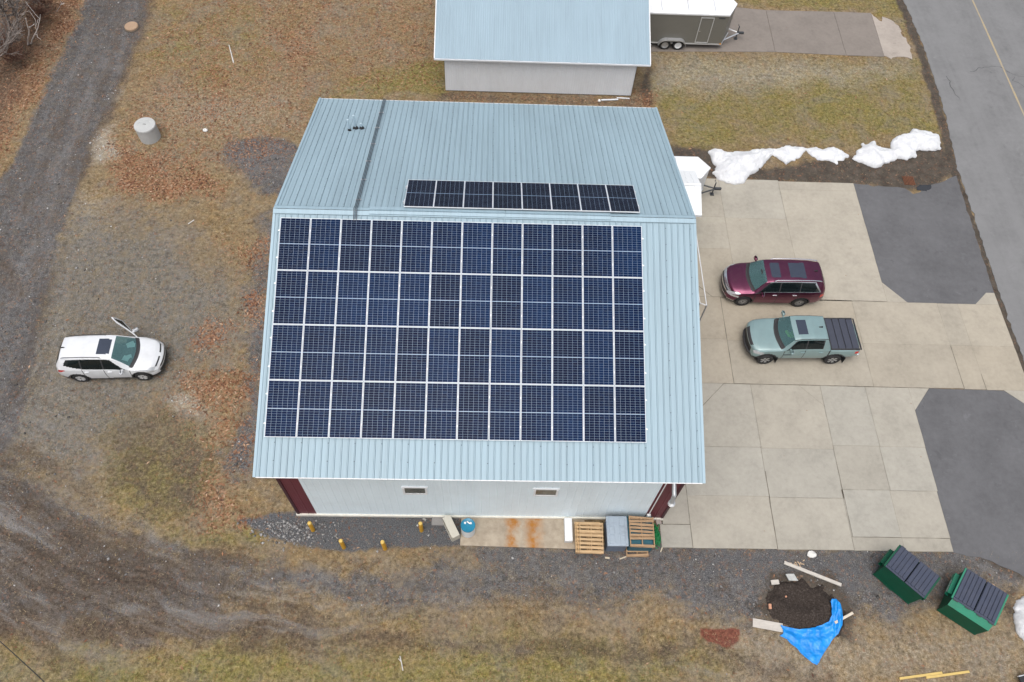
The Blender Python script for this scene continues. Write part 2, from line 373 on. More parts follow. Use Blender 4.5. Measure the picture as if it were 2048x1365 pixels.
def fast_mesh(name, verts, faces, mat, smooth=False):
    me = bpy.data.meshes.new(name); nv, nf = len(verts), len(faces); k = faces.shape[1]
    me.vertices.add(nv); me.vertices.foreach_set('co', np.ascontiguousarray(verts, dtype=np.float32).ravel())
    me.loops.add(nf*k); me.loops.foreach_set('vertex_index', np.ascontiguousarray(faces, dtype=np.int32).ravel())
    me.polygons.add(nf); me.polygons.foreach_set('loop_start', np.arange(0, nf*k, k, dtype=np.int32))
    me.polygons.foreach_set('loop_total', np.full(nf, k, dtype=np.int32))
    if smooth: me.polygons.foreach_set('use_smooth', np.ones(nf, dtype=bool))
    me.materials.append(mat); me.update(calc_edges=True); me.validate()
    o = bpy.data.objects.new(name, me); COL.objects.link(o)
    return o
def zat(x, y):
    j = np.clip(np.searchsorted(ax_x, x), 0, nx-1); i = np.clip(np.searchsorted(ax_y, y), 0, ny-1)
    return ZZ[i, j]
def mat_at(key, x, y):
    j = np.clip(np.searchsorted(ax_x, x), 0, nx-1); i = np.clip(np.searchsorted(ax_y, y), 0, ny-1)
    return MASK[key][i, j]

def ground_material():
    k = NT('ground_soil')
    n1 = k.noise(0.3, 3, 0.55); n2 = k.noise(1.6, 5, 0.65); n3 = k.noise(7, 5, 0.7); n4 = k.noise(26, 4, 0.7); n5 = k.noise(75, 3, 0.7)
    fine = k.math('ADD', k.math('MULTIPLY', n4, 0.5), k.math('MULTIPLY', n5, 0.5))
    tex = k.math('ADD', k.math('MULTIPLY', n3, 0.4), k.math('MULTIPLY', fine, 0.6))
    tex = k.math('MULTIPLY_ADD', k.math('SUBTRACT', tex, 0.5), 2.1, 0.5); fine = k.math('MULTIPLY_ADD', k.math('SUBTRACT', fine, 0.5), 1.9, 0.5)
    # dead grass
    grass = k.ramp(tex, [(0.22, (0.055, 0.038, 0.020)), (0.42, (0.175, 0.128, 0.068)), (0.55, (0.29, 0.22, 0.125)), (0.74, (0.45, 0.365, 0.235))])
    warm = k.mix(k.math('MULTIPLY', k.ramp(n2, [(0.42, (0, 0, 0)), (0.62, (1, 1, 1))]), 0.42), grass, (0.62, 0.47, 0.28), 'MULTIPLY')
    grass = k.mix(0.85, grass, warm)
    grass = k.mix(k.math('MULTIPLY', k.ramp(n1, [(0.4, (0, 0, 0)), (0.65, (1, 1, 1))]), 0.35), grass, (0.25, 0.215, 0.165))
    green = k.ramp(tex, [(0.26, (0.045, 0.045, 0.014)), (0.45, (0.150, 0.142, 0.036)), (0.58, (0.26, 0.235, 0.075)), (0.74, (0.42, 0.37, 0.17))])
    col = k.mix(k.math('MULTIPLY', k.edge(k.attr('green'), n2, 1.4, 1.6), 0.8), grass, green)
    pale = k.ramp(fine, [(0.32, (0.17, 0.145, 0.11)), (0.48, (0.33, 0.30, 0.24)), (0.66, (0.50, 0.47, 0.41))])
    col = k.mix(k.math('MULTIPLY', k.edge(k.attr('pale'), k.math('ADD', k.math('MULTIPLY', n3, 0.6), k.math('MULTIPLY', n2, 0.4)), 1.8, 1.5), 0.85), col, pale)
    pale = k.mix(k.math('MULTIPLY', k.math('SUBTRACT', k.attr('pale'), 0.55), 2.2, clamp=True), pale, k.ramp(fine, [(0.32, (0.36, 0.34, 0.32)), (0.58, (0.84, 0.82, 0.79))]))
    grav = k.ramp(fine, [(0.33, (0.036, 0.038, 0.043)), (0.46, (0.100, 0.103, 0.111)), (0.56, (0.152, 0.156, 0.166)), (0.72, (0.34, 0.34, 0.345))])
    grav = k.mix(k.math('MULTIPLY', n2, 0.55), grav, k.mix(1.0, grav, (0.80, 0.66, 0.50), 'MULTIPLY'))
    lot = k.ramp(fine, [(0.25, (0.040, 0.036, 0.030)), (0.45, (0.132, 0.125, 0.108)), (0.58, (0.215, 0.205, 0.182)), (0.76, (0.44, 0.43, 0.40))])
    col = k.mix(k.edge(k.attr('lot'), k.math('ADD', k.math('MULTIPLY', n3, 0.5), k.math('MULTIPLY', n2, 0.5)), 1.8, 2.0), col, lot)
    streak = k.noise(1.1, 4, 0.6, None, 1.2)
    col = k.mix(k.edge(k.attr('gravel'), k.math('ADD', k.math('MULTIPLY', n3, 0.5), k.math('MULTIPLY', n2, 0.5)), 1.6, 2.2), col, grav)
    p1 = k.noise(0.55, 5, 0.7, None, 0.6); p2 = k.noise(1.9, 5, 0.7); p3 = k.noise(4.5, 4, 0.7)
    col = k.mix(k.math('MULTIPLY', k.ramp(p2, [(0.48, (0, 0, 0)), (0.60, (1, 1, 1))]), 0.5), col, k.mix(1.0, col, (0.88, 0.76, 0.56), 'MULTIPLY'))
    col = k.mix(k.math('MULTIPLY', k.ramp(p1, [(0.48, (0, 0, 0)), (0.60, (1, 1, 1))]), 0.6), col, k.mix(0.45, col, (0.19, 0.185, 0.185)))
    col = k.mix(1.0, col, k.ramp(k.math('ADD', k.math('MULTIPLY', p3, 0.6), k.math('MULTIPLY', p2, 0.4)), [(0.39, (0.60, 0.58, 0.55)), (0.5, (1, 1, 1)), (0.60, (1.25, 1.23, 1.2))]), 'MULTIPLY')
    dirt = k.ramp(tex, [(0.34, (0.035, 0.027, 0.021)), (0.5, (0.098, 0.073, 0.053)), (0.66, (0.185, 0.145, 0.112))])
    col = k.mix(k.math('MULTIPLY', k.edge(k.attr('dirt'), streak, 1.4, 1.7), 0.88), col, dirt)
    dark = k.ramp(fine, [(0.34, (0.028, 0.03, 0.033)), (0.5, (0.088, 0.092, 0.098)), (0.68, (0.24, 0.24, 0.245))])
    col = k.mix(k.edge(k.attr('fine'), n3, 1.0, 3.0), col, dark)
    mud = k.ramp(k.math('ADD', k.math('MULTIPLY', fine, 0.5), k.math('MULTIPLY', p2, 0.5)), [(0.33, (0.034, 0.028, 0.022)), (0.5, (0.082, 0.069, 0.056)), (0.7, (0.155, 0.135, 0.11))])
    col = k.mix(k.edge(k.attr('mud'), n3, 1.2, 2.4), col, mud)
    col = k.mix(k.math('MULTIPLY', k.edge(k.attr('red'), n3, 0.9, 3.5), 0.9), col, k.ramp(tex, [(0.35, (0.10, 0.028, 0.018)), (0.65, (0.235, 0.075, 0.050))]))
    cmb = k.n('ShaderNodeCombineXYZ'); k.put(cmb.inputs[0], k.math('MULTIPLY', k.attr('trk_u'), 0.16)); k.put(cmb.inputs[1], k.math('ADD', k.attr('trk_v'), k.math('MULTIPLY', n1, 1.6)))
    t1 = k.noise(0.85, 5, 0.62, cmb.outputs[0]); t2 = k.noise(3.0, 4, 0.65, cmb.outputs[0], 0.4)
    tk_ = k.math('ADD', k.math('MULTIPLY', t1, 0.7), k.math('MULTIPLY', t2, 0.3))
    tm = k.math('MULTIPLY', k.math('MULTIPLY_ADD', k.math('SUBTRACT', p2, 0.5), 0.9, k.attr('track')), 1.0, clamp=True)
    wet = k.ramp(tex, [(0.3, (0.026, 0.019, 0.014)), (0.55, (0.070, 0.052, 0.038)), (0.75, (0.13, 0.10, 0.078))])
    col = k.mix(k.math('MULTIPLY', k.ramp(tk_, [(0.41, (1, 1, 1)), (0.53, (0, 0, 0))]), k.math('MULTIPLY', tm, 0.88)), col, wet)
    dust = k.ramp(fine, [(0.3, (0.13, 0.125, 0.122)), (0.55, (0.235, 0.23, 0.226)), (0.75, (0.42, 0.415, 0.41))])
    col = k.mix(k.math('MULTIPLY', k.ramp(tk_, [(0.53, (0, 0, 0)), (0.64, (1, 1, 1))]), k.math('MULTIPLY', tm, 0.75)), col, dust)
    # leaf flecks
    cell = k.voro(13, vec=None); sepc = k.n('ShaderNodeSeparateColor'); k.put(sepc.inputs[0], cell)
    leafc = k.ramp(sepc.outputs[0], [(0.0, (0.075, 0.030, 0.016)), (0.35, (0.20, 0.085, 0.042)), (0.7, (0.34, 0.165, 0.09)), (1.0, (0.46, 0.29, 0.185))])
    leafc = k.mix(0.5, leafc, k.mix(1.0, leafc, k.ramp(n5, [(0.35, (0.35, 0.35, 0.35)), (0.65, (1.3, 1.3, 1.3))]), 'MULTIPLY'))
    lf = k.edge(k.math('MULTIPLY', k.attr('leaf'), 0.85), k.math('ADD', k.math('MULTIPLY', sepc.outputs[1], 0.55), k.math('MULTIPLY', n2, 0.45)), 1.7, 2.2)
    col = k.mix(k.math('MULTIPLY', lf, k.math('SUBTRACT', 0.85, k.math('MULTIPLY', k.attr('dirt'), 0.5))), col, leafc)
    # scattered dark and bright specks
    sp = k.voro(5.5, out='Distance'); col = k.mix(k.math('MULTIPLY', k.math('LESS_THAN', sp, 0.05), 0.55), col, (0.05, 0.04, 0.03))
    sp2 = k.math('MULTIPLY', k.math('LESS_THAN', k.voro(10, out='Distance'), k.math('MULTIPLY', p3, 0.30)), k.math('GREATER_THAN', p2, 0.49))
    col = k.mix(k.math('MULTIPLY', sp2, 0.45), col, (0.055, 0.045, 0.032))
    sp3 = k.math('LESS_THAN', k.voro(8.3, out='Distance'), k.math('MULTIPLY', k.math('SUBTRACT', n2, 0.42), 0.55))
    col = k.mix(k.math('MULTIPLY', sp3, 0.22), col, (0.42, 0.39, 0.33))
    h = k.math('ADD', k.math('MULTIPLY', n4, 0.6), k.math('MULTIPLY', n3, 0.6))
    col = k.mix(1.0, col, (0.89, 0.89, 0.885), 'MULTIPLY')
    return k.fin(col, 0.92, 0, k.bump(h, 0.55, 0.05), 0.2)
ground = fast_mesh('ground', gv, gf, ground_material(), True)
for key, m in MASK.items():
    a = ground.data.attributes.new(key, 'FLOAT', 'POINT'); a.data.foreach_set('value', m.ravel().astype(np.float32))
struct(ground)

#@@PAVING
# ------------------------------------------------------------------ paving
def concrete_material(name, c, stain=0.5, joint=False):
    k = NT(name)
    a = k.noise(0.7, 6, 0.65); b = k.noise(5, 5, 0.65); c3 = k.noise(60, 3, 0.6)
    f = k.math('ADD', k.math('MULTIPLY', a, 0.5), k.math('ADD', k.math('MULTIPLY', b, 0.3), k.math('MULTIPLY', c3, 0.2)))
    col = k.ramp(f, [(0.34, tuple(x*0.80 for x in c)), (0.5, c), (0.66, tuple(min(1, x*1.14) for x in c))])
    col = k.mix(1.0, col, k.attr('tint', 'Color'), 'MULTIPLY') if joint else col
    st = k.ramp(k.noise(1.5, 7, 0.75, None, 0.4), [(0.56, (0, 0, 0)), (0.74, (1, 1, 1))])
    col = k.mix(k.math('MULTIPLY', st, stain), col, tuple(x*0.62 for x in c))
    sp = k.math('LESS_THAN', k.voro(1.1, out='Distance'), 0.035)
    col = k.mix(k.math('MULTIPLY', sp, 0.5), col, (0.25, 0.14, 0.09))
    return k.fin(col, 0.85, 0, k.bump(c3, 0.15, 0.01), 0.25)
M_conc = concrete_material('broom_finished_concrete', (0.350, 0.332, 0.284), 0.35, True)
ZS = 0.03
panels = [(15.5, 20.38, 3.22, 6.24), (15.5, 20.38, 6.24, 8.36), (15.5, 20.38, 8.36, 11.05), (20.38, 23.70, 3.22, 8.30), (20.38, 23.70, 8.30, 11.05),
          (23.70, 27.92, 3.12, 10.40), (23.70, 27.92, 10.40, 10.98),
          (15.5, 19.45, 0.77, 3.22), (15.5, 19.45, -1.66, 0.77), (19.45, 26.1, 0.70, 3.18), (19.45, 26.1, -1.68, 0.70),
          (26.1, 30.44, 0.67, 3.12), (26.1, 30.44, -1.70, 0.67), (30.44, 31.5, 0.66, 3.10), (30.44, 31.5, -1.74, 0.66), (31.5, 33.62, 0.65, 3.10), (31.5, 33.62, -1.76, 0.65),
          (15.5, 20.22, -4.86, -1.66), (20.22, 23.52, -4.90, -1.66), (23.52, 25.66, -4.72, -1.68), (25.66, 27.75, -4.74, -1.70),
          (16.6, 20.20, -7.16, -4.86), (20.20, 23.50, -7.2, -4.90), (23.50, 25.63, -6.80, -4.72), (25.63, 27.74, -6.82, -4.74),
          (16.6, 20.18, -9.45, -7.16), (20.18, 23.45, -9.47, -7.2), (23.45, 25.60, -8.9, -6.80), (25.60, 27.70, -8.92, -6.82),
          (23.45, 25.60, -9.48, -8.9), (25.60, 27.68, -9.49, -8.92), (15.44, 16.6, -8.45, -4.86), (15.30, 16.6, -9.44, -8.45)]
slab_polys = [[(a, c), (b, c), (b, d), (a, d)] for a, b, c, d in panels]
slab_polys += [[(27.92, 3.12), (28.95, 3.12), (27.92, 4.33)], [(32.43, 3.10), (33.62, 3.10), (33.62, 3.82), (33.2, 3.82)],
               [(27.75, -1.70), (28.75, -1.70), (27.75, -2.90)], [(32.33, -1.76), (33.62, -1.76), (33.62, -2.9)]]
mb = MB(); tints = []
for P in slab_polys:
    mb.prism(P, -0.05, ZS, bottom=False)
    t = 1+rng.normal(0, 0.028); wr = rng.normal(0, 0.012)
    cx_, cy_ = np.mean(P, 0)
    wr += 0.05 if -1.7 < cy_ < 3.2 else (0.03 if cy_ > 3.2 else 0.0)
    if -1.7 < cy_ < 3.2: t *= 0.98
    tints += [(t+wr, t, t-wr*1.2, 1)]*(len(P)+1)
slab = mb.build('concrete_pavement', M_conc); struct(slab)
ca = slab.data.attributes.new('tint', 'FLOAT_COLOR', 'FACE'); ca.data.foreach_set('color', np.array(tints, dtype=np.float32).ravel())
# dirt-filled joints
M_joint2 = pmat('shallow_joint', (0.225, 0.205, 0.165), 0.9, var=0.25, scale=6)
M_joint = pmat('joint_dirt', (0.125, 0.110, 0.085), 0.9, var=0.4, scale=6)
jl = []
for a, b, c, d in panels:
    for e in (((a, c), (b, c)), ((a, c), (a, d)), ((b, c), (b, d)), ((a, d), (b, d))): jl.append(e)
def jkey(e): return tuple(round(q*20) for p in e for q in p)
jl = list({jkey(e): e for e in jl}.values())
seams = []
strong = [((19.45, -1.66), (19.45, 3.22)), ((17.77, -2.89), (18.97, -1.66)), ((18.97, -1.66), (28.75, -1.72)), ((30.44, -1.74), (30.44, 0.6)), ((18.45, 3.83), (19.05, 3.22)), ((19.05, 3.22), (27.9, 3.15)), ((31.5, -1.76), (31.5, -0.9)),
          ((23.45, -8.9), (27.68, -8.92)), ((16.6, -9.44), (16.6, -6.6)), ((15.44, -8.45), (16.6, -8.45)), ((20.18, -9.45), (20.22, -6)), ((23.5, -8.9), (23.5, -5.5))]
faint = [((22.49, -1.66), (23.55, -2.78))]
mb = MB()
def joint(e, w0, keep):
    a, b = np.array(e[0]), np.array(e[1]); L = np.linalg.norm(b-a)
    if L < 0.05: return
    t = (b-a)/L; nrm = np.array([-t[1], t[0]]); n = max(2, int(L/0.35)); pts = []
    for i in range(n+1):
        p = a+t*L*i/n + nrm*rng.normal(0, 0.004)
        pts.append((p, w0*rng.uniform(0.5, 1.35)))
    for (p, w1), (q, w2) in zip(pts[:-1], pts[1:]):
        if rng.random() > keep: continue
        mb.add([(*(p-nrm*w1/2), ZS+.004), (*(p+nrm*w1/2), ZS+.004), (*(q+nrm*w2/2), ZS+.004), (*(q-nrm*w2/2), ZS+.004)], [(0, 1, 2, 3)])
for e in jl: joint(e, 0.011, 0.95)
for e in faint: joint(e, 0.014, 0.95)
struct(mb.build('pavement_joint', M_joint2)); mb = MB(); ZS += .002
for e in strong: joint(e, 0.024, 1.0)
ZS -= .002
struct(mb.build('pavement_joint', M_joint))
# asphalt aprons and road
def asphalt_material(name, c, lane=False):
    k = NT(name)
    a = k.noise(0.5, 5, 0.6); b = k.noise(3.5, 5, 0.7); g = k.noise(90, 2, 0.7)
    f = k.math('ADD', k.math('MULTIPLY', a, 0.45), k.math('ADD', k.math('MULTIPLY', b, 0.3), k.math('MULTIPLY', g, 0.25)))
    col = k.ramp(f, [(0.33, tuple(x*0.74 for x in c)), (0.5, c), (0.68, tuple(x*1.25 for x in c))])
    sc = k.ramp(k.noise(0.9, 8, 0.75, None, 0.8), [(0.60, (0, 0, 0)), (0.74, (1, 1, 1))])
    col = k.mix(k.math('MULTIPLY', sc, 0.5), col, tuple(x*1.7 for x in c))
    ol = k.ramp(k.noise(1.3, 6, 0.7, None, 0.3), [(0.60, (0, 0, 0)), (0.70, (1, 1, 1))])
    col = k.mix(k.math('MULTIPLY', ol, 0.45), col, tuple(x*0.6 for x in c))
    sp = k.math('LESS_THAN', k.voro(2.2, out='Distance'), 0.022)
    col = k.mix(k.math('MULTIPLY', sp, 0.6), col, (0.5, 0.5, 0.5))
    if lane:   # long wear bands along the travel direction
        bd = k.noise(1.0, 4, 0.6, k.scaled((1.1, 0.04, 1)))
        col = k.mix(k.ramp(bd, [(0.42, (0, 0, 0)), (0.6, (0.6, 0.6, 0.6))]), col, tuple(x*1.13 for x in c))
    return k.fin(col, 0.88, 0, k.bump(g, 0.3, 0.01), 0.25)
M_apron = asphalt_material('dark_asphalt', (0.118, 0.119, 0.124))
M_road = asphalt_material('worn_grey_asphalt', (0.180, 0.182, 0.183), True)
def edgy(line, amp, step=0.25):
    out = []
    for a, b in zip(line[:-1], line[1:]):
        a, b = np.array(a), np.array(b); n = max(1, int(np.linalg.norm(b-a)/step))
        for i in range(n): out.append(tuple(a+(b-a)*i/n + rng.normal(0, amp, 2)))
    out.append(line[-1]); return out
A1 = [(27.92, 10.98), (27.92, 4.33), (28.95, 3.12), (32.43, 3.10), (33.2, 3.82), (33.62, 3.84)] + edgy([(33.64, 4.4), (33.78, 8), (33.95, 11.75)], 0.02) + edgy([(33.6, 11.55), (32.83, 11.2), (32.2, 10.98), (31.7, 10.78), (31.55, 10.42), (31.1, 10.30), (30.75, 10.72), (30.3, 10.78), (28.5, 10.9)], 0.03)
A2 = [(27.75, -2.90), (28.75, -1.72), (32.33, -1.78), (33.62, -2.9), (33.7, -4), (33.7, -16)] + edgy([(31.5, -11.2), (30.2, -10.35), (29.0, -9.75), (27.68, -9.52)], 0.03)
mb = MB(); mb.prism(A1, -0.05, 0.022, bottom=False); struct(mb.build('asphalt_apron', M_apron))
mb = MB(); mb.prism(A2, -0.05, 0.022, bottom=False); struct(mb.build('asphalt_apron', M_apron))
left = edgy([(33.86, -40), (33.86, -0.6), (33.88, 3.8), (34.05, 8), (34.16, 12.0), (34.62, 16), (34.78, 18), (34.98, 22.2), (34.85, 27), (34.85, 34)], 0.035) + [(34.85, 90)]
mb = MB(); mb.prism(left[::-1]+[(33.86, -90), (44.6, -90), (44.6, 90)], -0.05, 0.026, bottom=False); struct(mb.build('road', M_road))
k = NT('worn_yellow_paint'); kf = k.ramp(k.noise(9, 6, 0.75), [(0.42, (0.30, 0.27, 0.22)), (0.62, (0.42, 0.32, 0.15))])
M_line = k.fin(kf, 0.8)
mb = MB(); prev = None
for i in range(160):
    y = -40+i*0.8; wd = 0.055+rng.uniform(-0.012, 0.012); x = 39.40 + 0.018*max(0, min(1, (y-5)/20))*9*0.9
    cur = ((x-wd, y, .031), (x+wd, y, .031))
    if prev: mb.add([prev[0], prev[1], cur[1], cur[0]], [(0, 1, 2, 3)])
    prev = cur
struct(mb.build('road_marking', M_line))
M_crack = pmat('crack_fill', (0.07, 0.07, 0.072), 0.8, var=0.3)
mb = MB()
def crack(pts, w_=0.03, z=.031):
    P = edgy(GP(pts), 0.05, 0.2)
    for a, b in zip(P[:-1], P[1:]):
        a, b = np.array(a), np.array(b); t = (b-a)/max(1e-6, np.linalg.norm(b-a)); n_ = np.array([-t[1], t[0]])*w_*rng.uniform(.3, 1)/2
        mb.add([(*(a-n_), z), (*(a+n_), z), (*(b+n_), z), (*(b-n_), z)], [(0, 1, 2, 3)])
crack([(1892, 154), (1902, 175), (1912, 190), (1920, 202)], .05)
crack([(1940, 147), (1956, 138), (1975, 135), (1998, 134), (2013, 143), (2030, 154), (2048, 156), (2080, 160)], .05)
crack([(2030, 155), (2024, 162), (2036, 168), (2048, 172), (2090, 185)], .04)
struct(mb.build('road_crack', M_crack))
# driveway beside the far shed
M_pad = concrete_material('weathered_concrete', (0.212, 0.188, 0.166), 0.5)
M_pad2 = concrete_material('bleached_concrete', (0.36, 0.32, 0.28), 1.0)
mb = MB(); mb.prism([(15.0, 21.2), (25.35, 21.62), (25.42, 25.6), (15.0, 26.6)], -0.05, .03, bottom=False)
mb.prism([(25.37, 21.62), (29.80, 21.50), (29.86, 25.66), (25.44, 25.6)], -0.05, .03, bottom=False)
mb.prism([(29.82, 21.50), (32.2, 21.5), (32.32, 25.66), (29.88, 25.66)], -0.05, .03, bottom=False)
struct(mb.build('driveway', M_pad))
mb = MB(); mb.prism(edgy([(32.22, 21.5), (32.6, 21.35), (33.3, 21.6), (33.95, 21.4), (34.05, 22.6), (33.85, 24.2), (33.5, 25.1), (33.0, 25.3), (32.9, 24.8), (32.34, 25.6)], 0.05, 0.2), -0.05, .032, bottom=False)
struct(mb.build('driveway_edge', M_pad2))
# door pad with rust stains
k = NT('stained_concrete'); base_ = k.ramp(k.noise(2, 6, 0.7), [(0.35, (0.30, 0.25, 0.19)), (0.6, (0.42, 0.36, 0.28))])
tc = k.n('ShaderNodeSeparateXYZ'); k.put(tc.inputs[0], k.obj())
nz = k.noise(3.5, 5, 0.7)
def stain_fac(x0, w_, y0=-9.6):
    dx = k.math('ABSOLUTE', k.math('SUBTRACT', k.math('MULTIPLY_ADD', nz, 0.5, k.math('SUBTRACT', tc.outputs[0], x0+0.25)), 0.0))
    return k.math('SUBTRACT', 1.0, k.math('DIVIDE', dx, w_), clamp=True)
f = k.math('MULTIPLY', k.math('MAXIMUM', stain_fac(9.05, 0.36), k.math('MULTIPLY', stain_fac(9.95, 0.5), 0.85)), k.ramp(k.noise(1.6, 4, 0.6), [(0.35, (0.15, .15, .15)), (0.6, (1, 1, 1))]))
f = k.math('MULTIPLY', f, 1.45, clamp=True)
M_stain = k.fin(k.mix(f, base_, (0.36, 0.155, 0.035)), 0.85, 0, k.bump(k.noise(50), 0.15, 0.01), 0.25)
mb = MB(); mb.prism([(6.90, -8.21), (12.1, -8.21), (12.1, -9.55), (6.88, -9.45)], -0.05, 0.05, bottom=False)
struct(mb.build('concrete_pad', M_stain))

#@@BUILDING
# ------------------------------------------------------------------ main building
AL = 0.32947; CA, SA, TA = math.cos(AL), math.sin(AL), math.tan(AL)
ZR, WD, LE = 9.898, 15.44, 9.12          # ridge height, roof width, eave distance from ridge
SL = LE/CA                               # slope length
def near(x, h, o=0.0): return (x, -h*CA-o*SA, ZR-h*SA+o*CA)
def far(x, h, o=0.0): return (x, h*CA+o*SA, ZR-h*SA+o*CA)
def roof_material(name, c):
    k = NT(name)
    a = k.noise(0.8, 4, 0.6, k.scaled((1, 0.25, 0.25))); b = k.noise(2.2, 3, 0.6, k.scaled((6, 0.12, 0.12)))
    f = k.math('ADD', k.math('MULTIPLY', a, 0.5), k.math('MULTIPLY', b, 0.5))
    col = k.ramp(f, [(0.36, tuple(x*0.90 for x in c)), (0.5, c), (0.64, tuple(x*1.08 for x in c))])
    st = k.ramp(k.noise(3.2, 6, 0.75, k.scaled((2.5, 0.3, 0.3))), [(0.58, (0, 0, 0)), (0.76, (1, 1, 1))])
    col = k.mix(k.math('MULTIPLY', st, 0.22), col, tuple(x*0.6 for x in c))
    return k.fin(col, k.math('MULTIPLY_ADD', a, 0.2, 0.38), 0.0, None, 0.45)
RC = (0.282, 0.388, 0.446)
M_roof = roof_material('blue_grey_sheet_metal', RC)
M_rib = roof_material('rib_flank_dust_and_shade', tuple(x*0.76 for x in RC))  # darker rib sides: dust, plus the ribs' shade painted into the colour
M_trim = roof_material('blue_grey_flashing', tuple(x*1.1 for x in RC))
M_screw = pmat('screw_head', (0.12, 0.15, 0.17), 0.5)
M_white = pmat('white_painted_metal', (0.74, 0.76, 0.77), 0.45, var=0.04, scale=1.5, dirt=(0.5, 0.47, 0.42), dirt_amt=0.18)
M_siding = pmat('white_ribbed_siding', (0.76, 0.87, 0.92), 0.5, var=0.05, scale=0.8, dirt=(0.45, 0.47, 0.47), dirt_amt=0.2, stretch=(2.5, 1, 0.35))
M_maroon = pmat('maroon_ribbed_siding', (0.125, 0.024, 0.036), 0.5, var=0.2, scale=1.2, stretch=(2, 2, .4))
M_found = pmat('painted_foundation', (0.72, 0.70, 0.62), 0.85, var=0.14, scale=4, bump=0.2)
M_soffit = pmat('soffit', (0.6, 0.62, 0.62), 0.6)
M_dark = pmat('dark_metal', (0.05, 0.055, 0.06), 0.45)
M_alu = pmat('brushed_aluminium', (0.66, 0.68, 0.70), 0.35, 0.5, var=0.06)
M_pvc = pmat('white_plastic_pipe', (0.80, 0.80, 0.79), 0.4, var=0.03)
M_rubber = pmat('black_rubber', (0.018, 0.018, 0.02), 0.7)
k = NT('window_glass'); M_glass = k.fin(k.ramp(k.noise(2.5), [(0.35, (0.06, 0.065, 0.055)), (0.65, (0.13, 0.135, 0.115))]), 0.06, 0, None, 0.8)

bld = thing('warehouse', 'large metal warehouse with blue-grey ribbed gable roof carrying solar panels', 'building', (WD/2, 0, 0))
PITCH_RIB = 0.2287
def ribbed(slope, x0, x1, h0, h1, hseg, name, lap=None):
    prof = [(x0, 0, 0)]; x = x0+0.16; i = 0
    while x < x1-0.06:
        hgt = 0.030 if i % 4 == 2 else 0.022
        prof += [(x-0.030, 0, 0), (x-0.013, hgt, 1), (x+0.013, hgt, 0), (x+0.030, 0, 1)]; x += PITCH_RIB; i += 1
    prof.append((x1, 0, 0))
    hs_ = list(np.linspace(h0, h1, hseg+1)); mb = MB(); n = len(prof)
    for a, b in zip(hs_[:-1], hs_[1:]):
        off = 0.0
        if lap is not None and a >= lap-1e-6: off = -0.012
        vs = [slope(px, a, o+off) for px, o, _ in prof] + [slope(px, b, o+off) for px, o, _ in prof]
        mb.add(vs, [(j, j+1, n+j+1, n+j) for j in range(n-1)])
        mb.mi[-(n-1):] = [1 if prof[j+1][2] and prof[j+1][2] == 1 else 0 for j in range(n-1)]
    # screws in rows over the purlins, every third rib
    for h in np.arange(h0+0.35, h1-0.1, 0.62):
        xx = x0+0.16+PITCH_RIB*2; 
        while xx < x1-0.1:
            p = slope(xx, h, 0.031); mb.add([slope(xx-.016, h-.016, .031), slope(xx+.016, h-.016, .031), slope(xx+.016, h+.016, .031), slope(xx-.016, h+.016, .031), slope(xx, h, .042)],
                   [(0, 1, 4), (1, 2, 4), (2, 3, 4), (3, 0, 4)], 2)
            xx += PITCH_RIB*4
    # underside
    mb.add([slope(x0, h0, -.06), slope(x1, h0, -.06), slope(x1, h1, -.06), slope(x0, h1, -.06)], [(0, 1, 2, 3)], 3)
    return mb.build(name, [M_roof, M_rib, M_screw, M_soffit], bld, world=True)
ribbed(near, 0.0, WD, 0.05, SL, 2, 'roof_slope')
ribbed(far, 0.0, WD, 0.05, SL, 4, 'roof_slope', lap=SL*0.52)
def slope_strip(mb, slope, x0, x1, h0, h1, o0, o1, mi=0):
    vs = [slope(x, h, o) for o in (o0, o1) for x, h in ((x0, h0), (x1, h0), (x1, h1), (x0, h1))]
    mb.add(vs, [(3, 2, 1, 0), (4, 5, 6, 7), (0, 1, 5, 4), (1, 2, 6, 5), (2, 3, 7, 6), (3, 0, 4, 7)], mi)
mb = MB()
x = -0.03
while x < WD+0.02:                     # ridge cap in overlapping lengths, a thin rib along each edge
    x2 = min(x+3.1, WD+0.03); lift = 0.002*(int(x*3) % 2)
    for sl in (near, far):
        slope_strip(mb, sl, x, x2-0.003, 0.0, 0.17, 0.034+lift, 0.040+lift)
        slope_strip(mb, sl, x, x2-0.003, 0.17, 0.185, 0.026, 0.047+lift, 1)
    x = x2
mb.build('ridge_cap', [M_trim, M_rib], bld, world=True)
mb = MB()
slope_strip(mb, near, 3.45, 8.4, 0.004, 0.13, 0.045, 0.085); slope_strip(mb, far, 3.45, 8.4, 0.004, 0.19, 0.045, 0.085)
slope_strip(mb, near, 8.44, 12.3, 0.004, 0.13, 0.045, 0.085); slope_strip(mb, far, 8.44, 12.3, 0.004, 0.19, 0.045, 0.085)
mb.build('ridge_vent', M_trim, bld, world=True)
for sl in (near, far):                  # rake trim along the gables, eave trim
    for x0, x1 in ((-0.045, 0.05), (WD-0.05, WD+0.045)):
        mb = MB(); slope_strip(mb, sl, x0, x1, 0.0, SL+0.01, -0.14, 0.032); mb.build('rake_trim', M_trim, bld, world=True)
    mb = MB(); slope_strip(mb, sl, 0.05, WD-0.05, SL+0.002, SL+0.03, -0.15, -0.002); mb.build('eave_trim', M_white, bld, world=True)
